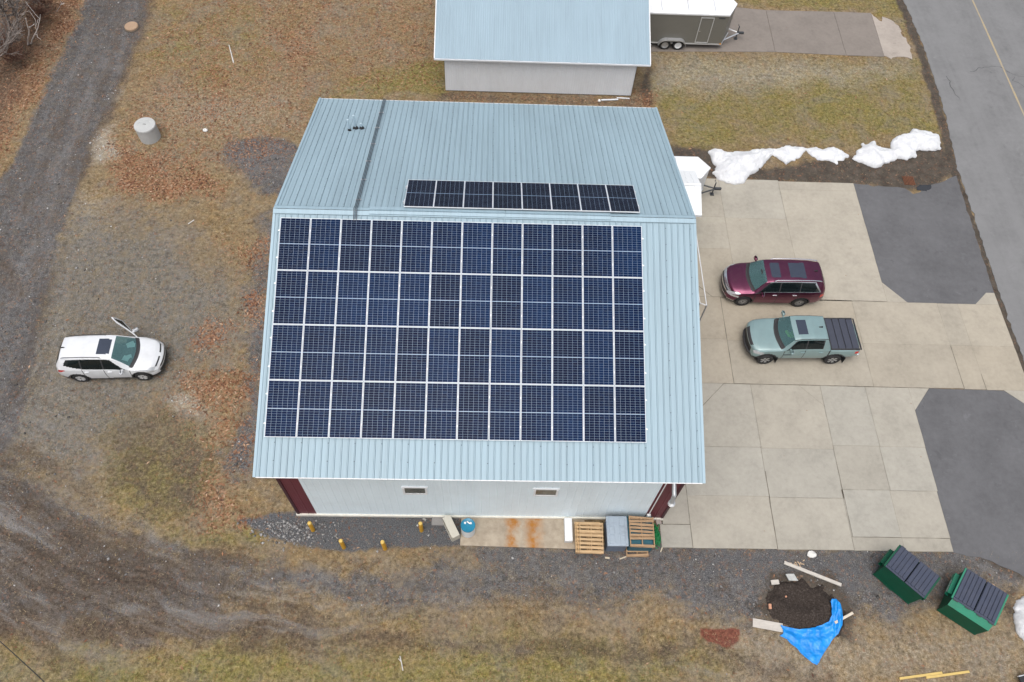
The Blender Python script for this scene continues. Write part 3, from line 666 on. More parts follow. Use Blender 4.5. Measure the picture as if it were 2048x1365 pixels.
# walls: ribbed sheets
WY, WL, WR = 8.21, 0.06, WD-0.02
def ribwall(p, q, z0, ztop, mat, name, pitch=0.305, inset=0.0):
    """vertical ribbed sheet from p to q in plan; ztop is a function of plan position"""
    a, b = np.array(p, float), np.array(q, float); L = np.linalg.norm(b-a); t = (b-a)/L; nrm = np.array([t[1], -t[0]])
    prof = [(0, 0)]; d = pitch/2
    while d < L-0.05:
        prof += [(d-0.035, 0), (d-0.015, 0.011), (d+0.015, 0.011), (d+0.035, 0), ]
        for e in (0.33, 0.66):
            if d+pitch*e+.02 < L: prof += [(d+pitch*e-.012, 0), (d+pitch*e, 0.003), (d+pitch*e+.012, 0)]
        d += pitch
    prof.append((L, 0)); vs = []
    for s_, o in prof:
        c = a+t*s_+nrm*(o+inset); vs.append((c[0], c[1], z0))
    for s_, o in prof:
        c = a+t*s_+nrm*(o+inset); vs.append((c[0], c[1], ztop(c[0], c[1])))
    n = len(prof); mb = MB(); mb.add(vs, [(j, j+1, n+j+1, n+j) for j in range(n-1)])
    return mb.build(name, mat, bld, world=True)
zw = ZR-WY*TA-0.08
gz = lambda x, y: ZR-abs(y)*TA-0.08
Z0 = 0.14
ribwall((WL, -WY), (WL+0.80, -WY), Z0, lambda x, y: zw, M_maroon, 'corner_panel')
ribwall((WL+0.80, -WY), (WR-0.80, -WY), Z0, lambda x, y: zw, M_siding, 'wall')
ribwall((WR-0.80, -WY), (WR, -WY), Z0, lambda x, y: zw, M_maroon, 'corner_panel')
ribwall((WR, WY), (WL, WY), Z0, lambda x, y: zw, M_siding, 'wall')
for a, b in (((WR, -WY), (WR, 0)), ((WR, 0), (WR, WY))): ribwall(a, b, Z0, gz, M_maroon, 'gable_wall')
for a, b in (((WL, WY), (WL, 0)), ((WL, 0), (WL, -WY))): ribwall(a, b, Z0, gz, M_siding, 'gable_wall')
mb = MB()
M_ctrim = pmat('dark_maroon_trim', (0.060, 0.018, 0.026), 0.5)
for x, y, in ((WL, -WY), (WR, -WY), (WL, WY), (WR, WY)):
    mb = MB(); sx = -1 if x < 1 else 1; sy = -1 if y < 0 else 1
    mb.box((x+sx*0.012, y-sy*0.04, (Z0+zw)/2), (0.02, 0.11, zw-Z0)); mb.box((x-sx*0.04, y+sy*0.024, (Z0+zw)/2), (0.11, 0.02, zw-Z0))
    mb.build('corner_trim', M_ctrim, bld, world=True)
mb = MB()
mb.box((WD/2, -WY+0.06, 0.06), (WR-WL+0.06, 0.26, 0.20)); mb.box((WD/2, WY-0.10, 0.06), (WR-WL+0.02, 0.24, 0.20))
mb.box((WL+0.10, 0, 0.06), (0.24, 2*WY-0.5, 0.20)); mb.box((WR-0.10, 0, 0.06), (0.24, 2*WY-0.5, 0.20))
mb.build('foundation', M_found, bld, world=True)
for sy in (-1, 1):                     # soffits
    mb = MB(); mb.add([(0.02, sy*WY, zw-0.02), (WD-0.02, sy*WY, zw-0.02), (WD-0.02, sy*(LE-0.03), ZR-LE*TA-0.13), (0.02, sy*(LE-0.03), ZR-LE*TA-0.13)], [(0, 1, 2, 3)]); mb.build('soffit', M_soffit, bld, world=True)
# two small windows in the near wall
for x0, x1 in ((4.69, 5.63), (9.76, 10.71)):
    z0, z1 = 2.80, 3.54; y = -WY-0.018
    fr = MB(); t = 0.075
    fr.box(((x0+x1)/2, y, z1-t/2), (x1-x0, 0.045, t)); fr.box(((x0+x1)/2, y-0.01, z0+t/2), (x1-x0, 0.06, t))
    fr.box((x0+t/2, y, (z0+z1)/2), (t, 0.07, z1-z0-2*t)); fr.box((x1-t/2, y, (z0+z1)/2), (t, 0.07, z1-z0-2*t))
    fr.box(((x0+x1)/2, y-0.005, z1+0.02), (x1-x0+0.08, 0.06, 0.03))
    f_ = fr.build('window', M_white, bld, world=True)
    pn = MB().box(((x0+x1)/2, y-0.008, (z0+z1)/2), (x1-x0-2*t-.004, 0.012, z1-z0-2*t-.004)); o = pn.build('pane', M_glass, bld, world=True); o.parent = f_
# overhead doors towards the concrete lot
for yc in (3.6, -3.9):
    mb = MB(); mb.box((WR+0.045, yc, 2.15), (0.05, 3.6, 4.0))
    for i in range(7): mb.box((WR+0.075, yc, 0.45+i*0.57), (0.014, 3.56, 0.03))
    mb.build('garage_door', M_white, bld, world=True)
# grey conduit bundle over the far slope and ridge
for i in range(3):
    xx = 2.895+i*0.052; mb = MB()
    path = [far(xx, h, 0.085) for h in (SL-0.02, SL*0.75, SL*0.5, SL*0.25, 0.25)] + [(xx, 0, ZR+0.16)] + [near(xx, 0.2, 0.11), near(xx, 0.42, 0.085)]
    mb.tube(path, 0.014, 6); mb.build('conduit', pmat('grey_conduit', (0.055, 0.070, 0.085), 0.55) if i == 0 else bpy.data.materials['grey_conduit'], bld, smooth=True, world=True)
mb = MB()
for h in np.arange(0.7, SL, 1.5):
    mb = MB(); slope_strip(mb, far, 2.84, 3.05, h, h+0.05, 0.03, 0.066); mb.build('conduit_strut', M_alu, bld, world=True)
M_vent = pmat('blue_grey_vent_pipe', (0.44, 0.56, 0.62), 0.5, var=.05)
# three vent pipes with black boots on the far slope
for (xx, hh), ht, bk in zip(((1.79, 6.47), (2.02, 6.68), (2.28, 6.69)), (0.62, 0.75, 0.30), (0.07, 0.11, 0.10)):
    b = far(xx, hh); v = MB().tube([b, (b[0], b[1], b[2]+ht)], 0.042, 12); o = v.build('vent_pipe', M_vent, bld, True, True)
    bt = MB().lathe([(bk+.02, -0.02), (bk, 0.05), (0.055, 0.12), (0.044, 0.13)], b, 14).build('rubber_boot', M_rubber, bld, True, True); bt.parent = o
# downpipe, duct and flue at the maroon corner
mb = MB(); mb.tube([(14.72, -WY-0.05, 0.55), (14.70, -WY-0.05, zw-0.1)], 0.022, 8); mb.bbox((14.72, -WY-0.08, 0.62), (0.16, 0.12, 0.30))
mb.build('conduit_riser', M_pvc, bld, world=True)
fl = MB(); fl.tube([(15.02, -WY+0.1, 4.35), (15.02, -WY-0.42, 4.12)], 0.085, 14); fl.tube([(15.02, -WY-0.42, 4.12), (15.04, -WY-0.50, 3.55)], 0.085, 14)
fl.lathe([(0.0, 0.08), (0.14, 0.05), (0.14, 0.03), (0.09, 0.0), (0.14, -0.02), (0.14, -0.05), (0.0, -0.07)], (15.045, -WY-0.51, 3.47), 18)
fl.build('flue', pmat('galvanised_pipe', (0.50, 0.52, 0.53), 0.4, 0.5, var=0.15), bld, True, True)
# tubular guard rail along the lot side
mb = MB()
X1, X0 = 18.08, 17.78
mb.tube([(X1, 1.47, 1.88), (X1, 6.4, 1.88)], 0.026, 8); mb.tube([(X0, 1.60, 1.88), (X0, 4.2, 1.88)], 0.022, 8); mb.tube([(X0, 1.60, 1.88), (X1, 1.47, 1.88)], 0.024, 8)
gr = thing('guard_rail', 'white tubular rail frame standing on posts beside the roof edge', 'railing', (18.0, 3.5, 0))
mb.build('rail', M_white, gr, True, True)
mb = MB()
for y in (1.47, 6.4): mb.tube([(X1, y, 0.03), (X1, y, 1.9)], 0.036, 8)
mb.tube([(X0, 1.60, 1.88), (X0, 1.60, 0.03)], 0.03, 8); mb.tube([(X0, 4.2, 1.88), (X0, 4.2, 0.03)], 0.03, 8); mb.box((X1, 1.47, 0.05), (0.16, 0.16, 0.05))
mb.build('post', pmat('galvanised_post', (0.34, 0.35, 0.36), 0.45, 0.4, var=0.15), gr, True, True)

# ------------------------------------------------------------------ solar panels
PW, PH, PT = 1.045*1.0322, 1.907*1.0322, 0.038
GX, GY = 0.02*1.0322, 0.017*1.0322
M_frame = pmat('silver_panel_frame', (0.72, 0.75, 0.78), 0.4, 0.0, var=0.04)
M_back = pmat('white_backsheet', (0.20, 0.29, 0.42), 0.25, var=0.03)
def cell_material(name, c1, c2):
    k = NT(name)
    oi = k.n('ShaderNodeObjectInfo').outputs['Random']
    g = k.noise(1.3, 2, 0.5); sx = k.n('ShaderNodeSeparateXYZ'); k.put(sx.inputs[0], k.obj())
    f = k.math('ADD', k.math('MULTIPLY', g, 0.5), k.math('ADD', k.math('MULTIPLY', oi, 0.55), k.math('MULTIPLY_ADD', sx.outputs[0], 0.18, -0.02)))
    cell = k.attr('cellv')
    f = k.math('ADD', f, k.math('MULTIPLY', k.math('SUBTRACT', cell, 0.5), 0.3))
    col = k.ramp(f, [(0.25, c1), (0.95, c2)])
    return k.fin(col, 0.2, 0, None, 0.035)
M_cell = cell_material('blue_silicon_cells', (0.0016, 0.0060, 0.026), (0.0002, 0.0150, 0.062))
M_cell2 = cell_material('black_silicon_cells', (0.0085, 0.010, 0.018), (0.012, 0.014, 0.027))
def panel_meshes(cellmat, tagname):
    fr = MB(); t = 0.014
    fr.box((0, PH/2-t/2, 0), (PW, t, PT)); fr.box((0, -PH/2+t/2, 0), (PW, t, PT))
    fr.box((-PW/2+t/2, 0, 0), (t, PH-2*t, PT)); fr.box((PW/2-t/2, 0, 0), (t, PH-2*t, PT))
    bk = MB().box((0, 0, 0.006), (PW-2*t-.002, PH-2*t-.002, 0.016))
    ce = MB(); cw = (PW-2*t-0.012)/6; half = (PH-2*t-0.040)/2; ch = half/11
    for hf in (-1, 1):
        for r in range(11):
            for c in range(6):
                x0 = -3*cw+c*cw+0.0030; x1 = x0+cw-0.0060
                yb = 0.013 if hf > 0 else -0.013-half
                y0 = yb+r*ch+0.0024; y1 = y0+ch-0.0048
                ce.add([(x0, y0, .0148), (x1, y0, .0148), (x1, y1, .0148), (x0, y1, .0148)], [(0, 1, 2, 3)])
    return fr, bk, ce
def proto_panel(cellmat):
    o = bpy.data.objects.new('solar_panel', None); COL.objects.link(o); o.empty_display_size = 0.2
    fr, bk, ce = panel_meshes(cellmat, '')
    fr.build('frame', M_frame, o); bk.build('backsheet', M_back, o)
    c = ce.build('cells', cellmat, o)
    a = c.data.attributes.new('cellv', 'FLOAT', 'FACE'); a.data.foreach_set('value', rng.random(len(c.data.polygons)).astype(np.float32))
    for sx in (-1, 1):
        for sy in (-.26, .26): MB().box((sx*(PW/2+.008), sy*PH, .0), (.016, .06, PT+.008)).build('clamp', M_frame, o)
    return o
def place_on(o, slope, x, h, off, flip):
    c = Vector(slope(x, h, off)); ux = Vector((1, 0, 0)); uy = (Vector(slope(x, h-1, off))-c).normalized() if flip else (Vector(slope(x, h+1, off))-c).normalized()
    uz = ux.cross(uy); M = Matrix((ux, uy, uz)).transposed().to_4x4(); M.translation = c; o.matrix_world = M
AX, AD, OFF = 0.269, 0.3606, 0.10
pp = proto_panel(M_cell); first = True
rows = ['in the row nearest the ridge', 'in the second row below the ridge', 'in the third row below the ridge', 'in the row nearest the near eave']
for r in range(4):
    for c in range(12):
        o = pp if first else copy_tree(pp); first = False
        place_on(o, near, AX+PW/2+c*(PW+GX), AD+PH/2+r*(PH+GY), OFF-PT/2+rng.normal(0, 0.0015), True)
        tag(o, 'blue solar panel, %s from the gravel side %s' % (ORD[c], rows[r]) if c else 'blue solar panel at the gravel-side end %s' % rows[r], 'solar panel', 'blue solar panels on the near roof slope')
pp2 = proto_panel(M_cell2); first = True
FX0 = 4.69; FP = (13.38-4.69+GX)/8
for c in range(8):
    o = pp2 if first else copy_tree(pp2); first = False
    place_on(o, far, FX0+PW/2+c*FP, 0.10+PH/2, 0.17, False)
    tag(o, 'dark solar panel behind the ridge, %s from the conduit bundle' % ORD[c], 'solar panel', 'dark solar panels behind the ridge')
# rails (fixed to the roof) and clamps
for r in range(4):
    for q in (0.24, 0.76):
        h = AD+r*(PH+GY)+PH*q; mb = MB(); slope_strip(mb, near, AX-0.07, AX+12*(PW+GX)+0.045, h-.02, h+.02, 0.034, 0.060); mb.build('mounting_rail', M_alu, bld, world=True)
for q in (0.22, 0.78):
    h = 0.10+PH*q; mb = MB(); slope_strip(mb, far, FX0-0.07, FX0+8*FP+0.045, h-.02, h+.02, 0.034, 0.148); mb.build('mounting_rail', M_alu, bld, world=True)
# ------------------------------------------------------------------ far shed
M_roof2 = roof_material('pale_blue_corrugated_roof', (0.268, 0.365, 0.428))
M_side2 = pmat('pale_grey_corrugated_siding', (0.74, 0.78, 0.82), 0.5, var=0.06, scale=0.8, dirt=(0.42, 0.36, 0.28), dirt_amt=0.12, stretch=(2, 2, .4))
shed = thing('storage_shed', 'pale grey shed under a plain light blue roof beyond the warehouse', 'building', (10.6, 20.5, 0))
SX0, SX1, SY0, SY1 = 5.14, 16.03, 17.35, 24.6
EY, EZ, SLP = SY0-0.24, 2.52, 0.36
RY = (SY0+SY1)/2; RZ = EZ+(RY-EY)*SLP
def corr_roof(sgn):
    mb = MB(); xs = np.arange(4.62, 16.69, 0.0625); n = len(xs); ym = RY; ye = RY-sgn*(RY-EY)
    o = [0.010*(1 if i % 2 else 0) for i in range(n)]
    for a, b in ((0, .5), (.5, 1)):
        vs = [(x, ym+(ye-ym)*t, RZ+(EZ-RZ)*t+q) for t in (a, b) for x, q in zip(xs, o)]
        mb.add(vs, [(j, j+1, n+j+1, n+j) for j in range(n-1)])
    mb.add([(4.62, ym, RZ-.05), (16.69, ym, RZ-.05), (16.69, ye, EZ-.05), (4.62, ye, EZ-.05)], [(0, 1, 2, 3)])
    return mb
for s_ in (1, -1): corr_roof(s_).build('roof_slope', M_roof2, shed, world=True)
mb = MB().box((10.655, EY-0.02, EZ-0.05), (12.1, 0.05, 0.09)); mb.build('fascia', M_side2, shed, world=True)
mb = MB()
for x in (4.60, 16.71):
    for sgn in (1, -1):
        ye = RY-sgn*(RY-EY); vs = [(x+dx, y, z+dz) for dz in (-.12, .015) for dx, y, z in ((-.025, RY, RZ), (.025, RY, RZ), (.025, ye, EZ), (-.025, ye, EZ))]
        mb.add(vs, [(3, 2, 1, 0), (4, 5, 6, 7), (0, 1, 5, 4), (1, 2, 6, 5), (2, 3, 7, 6), (3, 0, 4, 7)])
mb.build('rake_trim', M_white, shed, world=True)
def corr_wall(p, q, z0, zt, name):
    a, b = np.array(p, float), np.array(q, float); L = np.linalg.norm(b-a); t = (b-a)/L; nr = np.array([t[1], -t[0]])
    ss = np.arange(0, L+1e-6, 0.0675); n = len(ss); vs = []
    for top in (0, 1):
        for i, s_ in enumerate(ss):
            c = a+t*s_+nr*(0.010 if i % 2 else 0); vs.append((c[0], c[1], zt(c[1]) if top else z0))
    MB().add(vs, [(j, j+1, n+j+1, n+j) for j in range(n-1)]).build(name, M_side2, shed, world=True)
zt0 = EZ+(SY0-EY)*SLP-.06
corr_wall((SX0, SY0), (SX1, SY0), 0.06, lambda y: zt0, 'wall'); corr_wall((SX1, SY1), (SX0, SY1), 0.06, lambda y: zt0, 'wall')
gzz = lambda y: RZ-abs(y-RY)*SLP-.06
corr_wall((SX1, SY0), (SX1, RY), 0.06, gzz, 'gable_wall'); corr_wall((SX1, RY), (SX1, SY1), 0.06, gzz, 'gable_wall')
corr_wall((SX0, RY), (SX0, SY0), 0.06, gzz, 'gable_wall'); corr_wall((SX0, SY1), (SX0, RY), 0.06, gzz, 'gable_wall')
MB().box(((SX0+SX1)/2, (SY0+SY1)/2, 0.03), (SX1-SX0-.06, SY1-SY0-.06, .1)).build('foundation', M_conc and pmat('grey_footing', (.2, .19, .18), .9), shed, world=True)
# loose downspout and ball in front of the shed
o = MB().box((14.75, 16.93, 0.07), (1.0, 0.07, 0.06), 0.10).build('downspout', M_side2); tag(o, 'white length of downspout lying along the base of the far shed wall', 'downspout')
mb = MB().lathe([(0.001, -.09), (.05, -.075), (.08, -.04), (.09, 0), (.08, .04), (.05, .075), (.001, .09)], (14.12, 16.80, 0.10), 14); o = mb.build('ball', M_pvc, None, True); tag(o, 'small white ball on the ground at the far shed wall', 'ball')
o = MB().box((15.55, 17.12, 0.05), (0.75, 0.06, 0.05), -0.05).build('trim_strip', M_white); tag(o, 'short pale trim strip on the ground near the far shed corner', 'trim')

# ------------------------------------------------------------------ white lean-to beside the warehouse
M_wroof = pmat('white_ribbed_roof', (0.78, 0.81, 0.82), 0.4, var=0.03, scale=1)
por = thing('entry_shed', 'small white gable-roofed shed joined to the warehouse wall, beside the white trailer', 'shed', (17, 7.9, 0))
for sgn in (-1, 1):
    mb = MB(); y0, y1 = 7.9, 7.9+sgn*1.45; z0_, z1_ = 3.0, 2.42; prof = [(WR, 0)]; x = WR+.2
    while x < 18.28: prof += [(x-.03, 0), (x-.012, .02), (x+.012, .02), (x+.03, 0)]; x += .3
    prof.append((18.33, 0)); n = len(prof)
    mb.add([(x, y0, z0_+o) for x, o in prof]+[(x, y1, z1_+o) for x, o in prof], [(j, j+1, n+j+1, n+j) for j in range(n-1)])
    mb.add([(WR, y0, z0_-.05), (18.33, y0, z0_-.05), (18.33, y1, z1_-.05), (WR, y1, z1_-.05)], [(0, 1, 2, 3)])
    mb.box(((WR+18.33)/2, y1+sgn*.012, z1_-.05), (18.33-WR, .02, .13))
    mb.build('roof_slope', M_wroof, por, world=True)
mb = MB(); mb.box(((WR+18.33)/2, 7.9, 3.012), (18.33-WR, .16, .03)); mb.build('ridge_cap', M_wroof, por, world=True)
mb = MB(); yb = 1.18
mb.add([(18.2, 7.9-yb, .03), (18.2, 7.9+yb, .03), (18.2, 7.9+yb, 2.46), (18.2, 7.9, 2.93), (18.2, 7.9-yb, 2.46)], [(0, 1, 2, 3, 4)])
for sgn in (-1, 1): mb.add([(WR, 7.9+sgn*yb, .03), (18.2, 7.9+sgn*yb, .03), (18.2, 7.9+sgn*yb, 2.46), (WR, 7.9+sgn*yb, 2.46)], [(0, 1, 2, 3)])
mb.build('wall', M_siding, por, world=True)
dr = MB().box((18.23, 7.9, 1.08), (.05, .95, 2.05)).build('door', M_white, por, world=True)
o = MB().box((18.28, 7.55, 1.05), (.06, .05, .12)).build('handle', M_dark, por, world=True); o.parent = dr

# ------------------------------------------------------------------ trailers
M_tyre = pmat('tyre_rubber', (0.022, 0.022, 0.023), 0.8, var=0.25)
M_chrome = pmat('chrome', (0.75, 0.76, 0.78), 0.18, 0.9, var=0.03)
M_tgrey = pmat('pewter_grey_aluminium_skin', (0.165, 0.160, 0.140), 0.4, 0.0, var=0.06, scale=1)
M_twhite = pmat('white_trailer_roof', (0.80, 0.82, 0.83), 0.5, var=0.03, dirt=(.5, .48, .44), dirt_amt=.15, scale=.8)
M_amber = pmat('amber_lens', (0.75, 0.30, 0.02), 0.3)
M_fender = pmat('diamond_plate', (0.45, 0.46, 0.47), 0.35, 0.5, var=0.15, scale=8)
def trailer(root, x0, x1, y0, y1, nose, ztop, zbot, skin, wheels, full):
    yc = (y0+y1)/2; P = [(x0, y0), (x1, y0), (nose, yc), (x1, y1), (x0, y1)]
    MB().prism(P, zbot, ztop-.08).build('body', skin, root, world=True)
    q = 0.02; P2 = [(x0-q, y0-q), (x1+q*.6, y0-q), (nose+q*1.4, yc), (x1+q*.6, y1+q), (x0-q, y1+q)]
    ins = 0.14; P3 = [(x0+ins, y0+ins), (x1-ins*.3, y0+ins), (nose-ins*1.3, yc), (x1-ins*.3, y1-ins), (x0+ins, y1-ins)]
    mb = MB(); n = 5
    vs = [(x, y, ztop-.10) for x, y in P2]+[(x, y, ztop-.03) for x, y in P2]+[(x, y, ztop+.02) for x, y in P3]
    fs = [(i+n*k_, (i+1) % n+n*k_, (i+1) % n+n*(k_+1), i+n*(k_+1)) for k_ in range(2) for i in range(n)]+[(10, 11, 12, 13, 14)]
    mb.add(vs, fs); rf = mb.build('roof', M_twhite, root, world=True)
    mb = MB()                                    # bright cove strip and bottom rail
    Q = [(x0-.03, y0-.03), (x1+.02, y0-.03), (nose+.04, yc), (x1+.02, y1+.03), (x0-.03, y1+.03)]
    mb.prism(Q, ztop-.14, ztop-.085); mb.prism([(a*.9998+.0002*x0, b) for a, b in Q], zbot-.04, zbot+.03)
    for xx in np.arange(x0+1.2, x1-.2, 1.6): mb.box((xx, yc, ztop+.024), (.05, y1-y0-.34, .012))
    mb.build('trim', M_alu, root, world=True)
    mb = MB()
    for s_ in (y0+.15, y1-.15): mb.tube([(x1-.2, s_, .42), (nose+.72, yc, .46)], .04, 6)
    tg = mb.build('tongue', M_alu if full else M_dark, root, world=True)
    mb = MB(); mb.box((nose+.80, yc, .47), (.34, .12, .12)); mb.lathe([(.07, -.05), (.07, .05)], (nose+.95, yc, .47), 10, close=True)
    o = mb.build('coupler', M_dark, root, world=True)
    mb = MB(); mb.tube([(nose+.60, yc-.02, .06), (nose+.60, yc-.02, .95)], .035, 8); mb.tube([(nose+.60, yc-.02, .93), (nose+.60, yc+.22, .93), (nose+.60, yc+.22, .82)], .014, 6); mb.box((nose+.60, yc-.02, .05), (.2, .2, .04))
    mb.build('jack', M_dark, root, world=True)
    for wxx in wheels:
        for s_, yy in ((-1, y0-.06), (1, y1+.06)):
            t_ = MB().lathe([(.20, -.09), (.31, -.10), (.345, -.06), (.35, 0), (.345, .06), (.31, .10), (.20, .09)], (wxx, yy, .35), 24, 'y').build('wheel', M_tyre, root, True, True)
            rm = MB().lathe([(.0, s_*.075), (.06, s_*.085), (.07, s_*.06), (.12, s_*.055), (.155, s_*.07), (.19, s_*.09), (.215, s_*.095), (.215, -s_*.05)], (wxx, yy, .35), 20, 'y').build('rim', M_white if wxx == wheels[-1] else M_fender, root, True, True); rm.parent = t_
    for s_, yy in ((-1, y0), (1, y1)):
        mb = MB(); pts = []; c0, c1 = wheels[0], wheels[-1]
        for a in np.linspace(math.pi, math.pi/2, 8): pts.append((c0+.45*math.cos(a), .34+.45*math.sin(a)))
        for a in np.linspace(math.pi/2, 0, 8): pts.append((c1+.45*math.cos(a), .34+.45*math.sin(a)))
        n = len(pts); wdt = .26
        vs = [(x, yy-s_*.0, z) for x, z in pts]+[(x, yy+s_*wdt, z) for x, z in pts]+[(x, yy+s_*wdt, z-.06) for x, z in pts]
        mb.add(vs, [(i, i+1, n+i+1, n+i) for i in range(n-1)]+[(n+i, n+i+1, 2*n+i+1, 2*n+i) for i in range(n-1)])
        mb.build('fender', M_fender, root, world=True)
    return yc
T1 = thing('cargo_trailer', 'grey enclosed cargo trailer with white roof parked on the driveway beside the far shed', 'trailer', (19, 22.7, 0))
yc = trailer(T1, 16.62, 21.85, 21.66, 23.80, 22.42, 2.55, .42, M_tgrey, (18.39, 19.20), True)
mb = MB(); y = 21.645; xd0, xd1 = 20.22, 20.98; t = .045
mb.box(((xd0+xd1)/2, y, 2.27), (xd1-xd0, .03, t)); mb.box(((xd0+xd1)/2, y, .52), (xd1-xd0, .03, t)); mb.box((xd0, y, 1.395), (t, .03, 1.8)); mb.box((xd1, y, 1.395), (t, .03, 1.8))
dd = mb.build('door', M_alu, T1, world=True); o = MB().box((20.30, y-.03, 1.35), (.09, .04, .05)).build('handle', M_chrome, T1, world=True); o.parent = dd
MB().box((21.45, 21.65, 2.27), (.38, .012, .08)).build('nameplate', M_dark, T1, world=True)
MB().bbox((19.52, 23.05, 2.64), (.40, .40, .14)).build('roof_vent', M_dark, T1, world=True)
MB().box((21.80, 21.63, .47), (.10, .03, .05)).build('marker_lamp', M_amber, T1, world=True)
T2 = thing('cargo_trailer', 'white enclosed cargo trailer tucked between the warehouse roof and the snow', 'trailer', (17.6, 9.95, 0))
trailer(T2, 16.3, 18.72, 9.22, 10.66, 19.28, 2.10, .40, pmat('white_trailer_skin', (.66, .67, .67), .4, var=.05), (17.3,), False)

#@@CARS
# ------------------------------------------------------------------ vehicles
def car_paint(name, c, metal=0.3, coat=1.0, rough=0.35):
    k = NT(name)
    a = k.noise(1.4, 4, 0.6)
    col = k.ramp(a, [(0.35, tuple(x*0.93 for x in c)), (0.65, tuple(min(1, x*1.06) for x in c))])
    col = k.mix(k.math('MULTIPLY', k.ramp(k.noise(3.5, 6, .75), [(.5, (0, 0, 0)), (.8, (1, 1, 1))]), .12), col, (.25, .22, .18))
    return k.fin(col, rough, metal, None, 0.5, coat, 0.06)
def glass_material(name, tint, mixf, base=(0.012, 0.02, 0.022)):
    k = NT(name)
    tr = k.n('ShaderNodeBsdfTransparent'); tr.inputs['Color'].default_value = (*tint, 1)
    b = k.n('ShaderNodeBsdfPrincipled'); b.inputs['Base Color'].default_value = (*base, 1); b.inputs['Roughness'].default_value = 0.04
    b.inputs['Specular IOR Level'].default_value = 0.7
    mx = k.n('ShaderNodeMixShader'); mx.inputs[0].default_value = mixf
    k.t.links.new(tr.outputs[0], mx.inputs[1]); k.t.links.new(b.outputs[0], mx.inputs[2]); k.t.links.new(mx.outputs[0], k.out.inputs[0])
    return k.m
M_wind = glass_material('windscreen_glass', (0.52, 0.74, 0.73), 0.52, (0.115, 0.225, 0.235))
M_tint = glass_material('tinted_glass', (0.16, 0.18, 0.18), 0.55)
M_sun = pmat('sunroof_glass', (0.042, 0.052, 0.075), 0.12, var=0.1, spec=0.4)
M_clad = pmat('black_plastic_cladding', (0.028, 0.028, 0.030), 0.65, var=.2)
M_red = pmat('red_lens', (0.55, 0.012, 0.012), 0.15, spec=.7, coat=.5)
M_clear = pmat('clear_headlight_lens', (0.52, 0.54, 0.56), 0.1, .3, var=.25, scale=9, spec=.8)
M_int = pmat('dark_cabin_trim', (0.035, 0.036, 0.038), 0.75)
M_seat = pmat('grey_seat', (0.10, 0.10, 0.105), 0.8)
M_rimd = pmat('dark_alloy', (0.018, 0.018, 0.02), .6)
M_rims = pmat('silver_alloy', (0.40, 0.41, 0.42), .35, .5)
M_rimb = pmat('bright_alloy', (0.62, 0.63, 0.64), .35, .3)
M_paper = pmat('white_paper', (0.78, 0.80, 0.80), .8, var=.03)

def smooth_curve(keys, s, rad=0.05):
    xs = np.array([k_[0] for k_ in keys]); ys = np.array([k_[1] for k_ in keys])
    acc = 0; wsum = 0
    for o in np.linspace(-2, 2, 17):
        wt = math.exp(-o*o/1.2); acc = acc+wt*np.interp(s+o*rad, xs, ys); wsum += wt
    return acc/wsum
def wheel(root, x, y, r, wdt, style, side):
    h = wdt/2
    t = MB().lathe([(r*.62, -h), (r*.9, -h*1.02), (r*.985, -h*.8), (r, -h*.4), (r, h*.4), (r*.985, h*.8), (r*.9, h*1.02), (r*.62, h)], (x, y, r), 30, 'y').build('wheel', M_tyre, root, True)
    mb = MB(); o = side*h*0.80
    mb.lathe([(0, side*h*.35), (r*.60, side*h*.30), (r*.62, side*h*.98), (r*.66, side*h*.98), (r*.66, -side*h*.9)], (x, y, r), 26, 'y', 0)
    n = {'five': 5, 'ten': 10, 'six': 6}[style]
    for i in range(n):
        a = 2*math.pi*i/n+.2
        for da, sc in (((-.16, 1), (.16, 1)) if style == 'ten' else ((-.13, 1.0), (.13, 1.0)) if style == 'six' else ((-.12, 1.1), (.12, 1.1))):
            a1, a2 = a+da*.6, a+da
            w1, w2 = (.028*sc, .040*sc) if style != 'five' else (.045, .075)
            if style == 'ten': w1, w2 = .008, .014
            pts = []
            for rr, aa, ww in ((r*.10, a1, w1), (r*.61, a2, w2)):
                for sg in (-1, 1): pts.append((x+rr*math.cos(aa)-sg*ww*math.sin(aa), y+o*(1 if rr < r*.3 else 1.1), r+rr*math.sin(aa)+sg*ww*math.cos(aa)))
            mb.add(pts, [(0, 1, 3, 2)], 2 if style == 'five' else 1)
    mb.lathe([(0, side*h*.88), (r*.10, side*h*.86), (r*.12, side*h*.5)], (x, y, r), 12, 'y', 0)
    rm = mb.build('rim', [M_rimd, M_rims, M_rimb], root, False); rm.parent = t
    return t

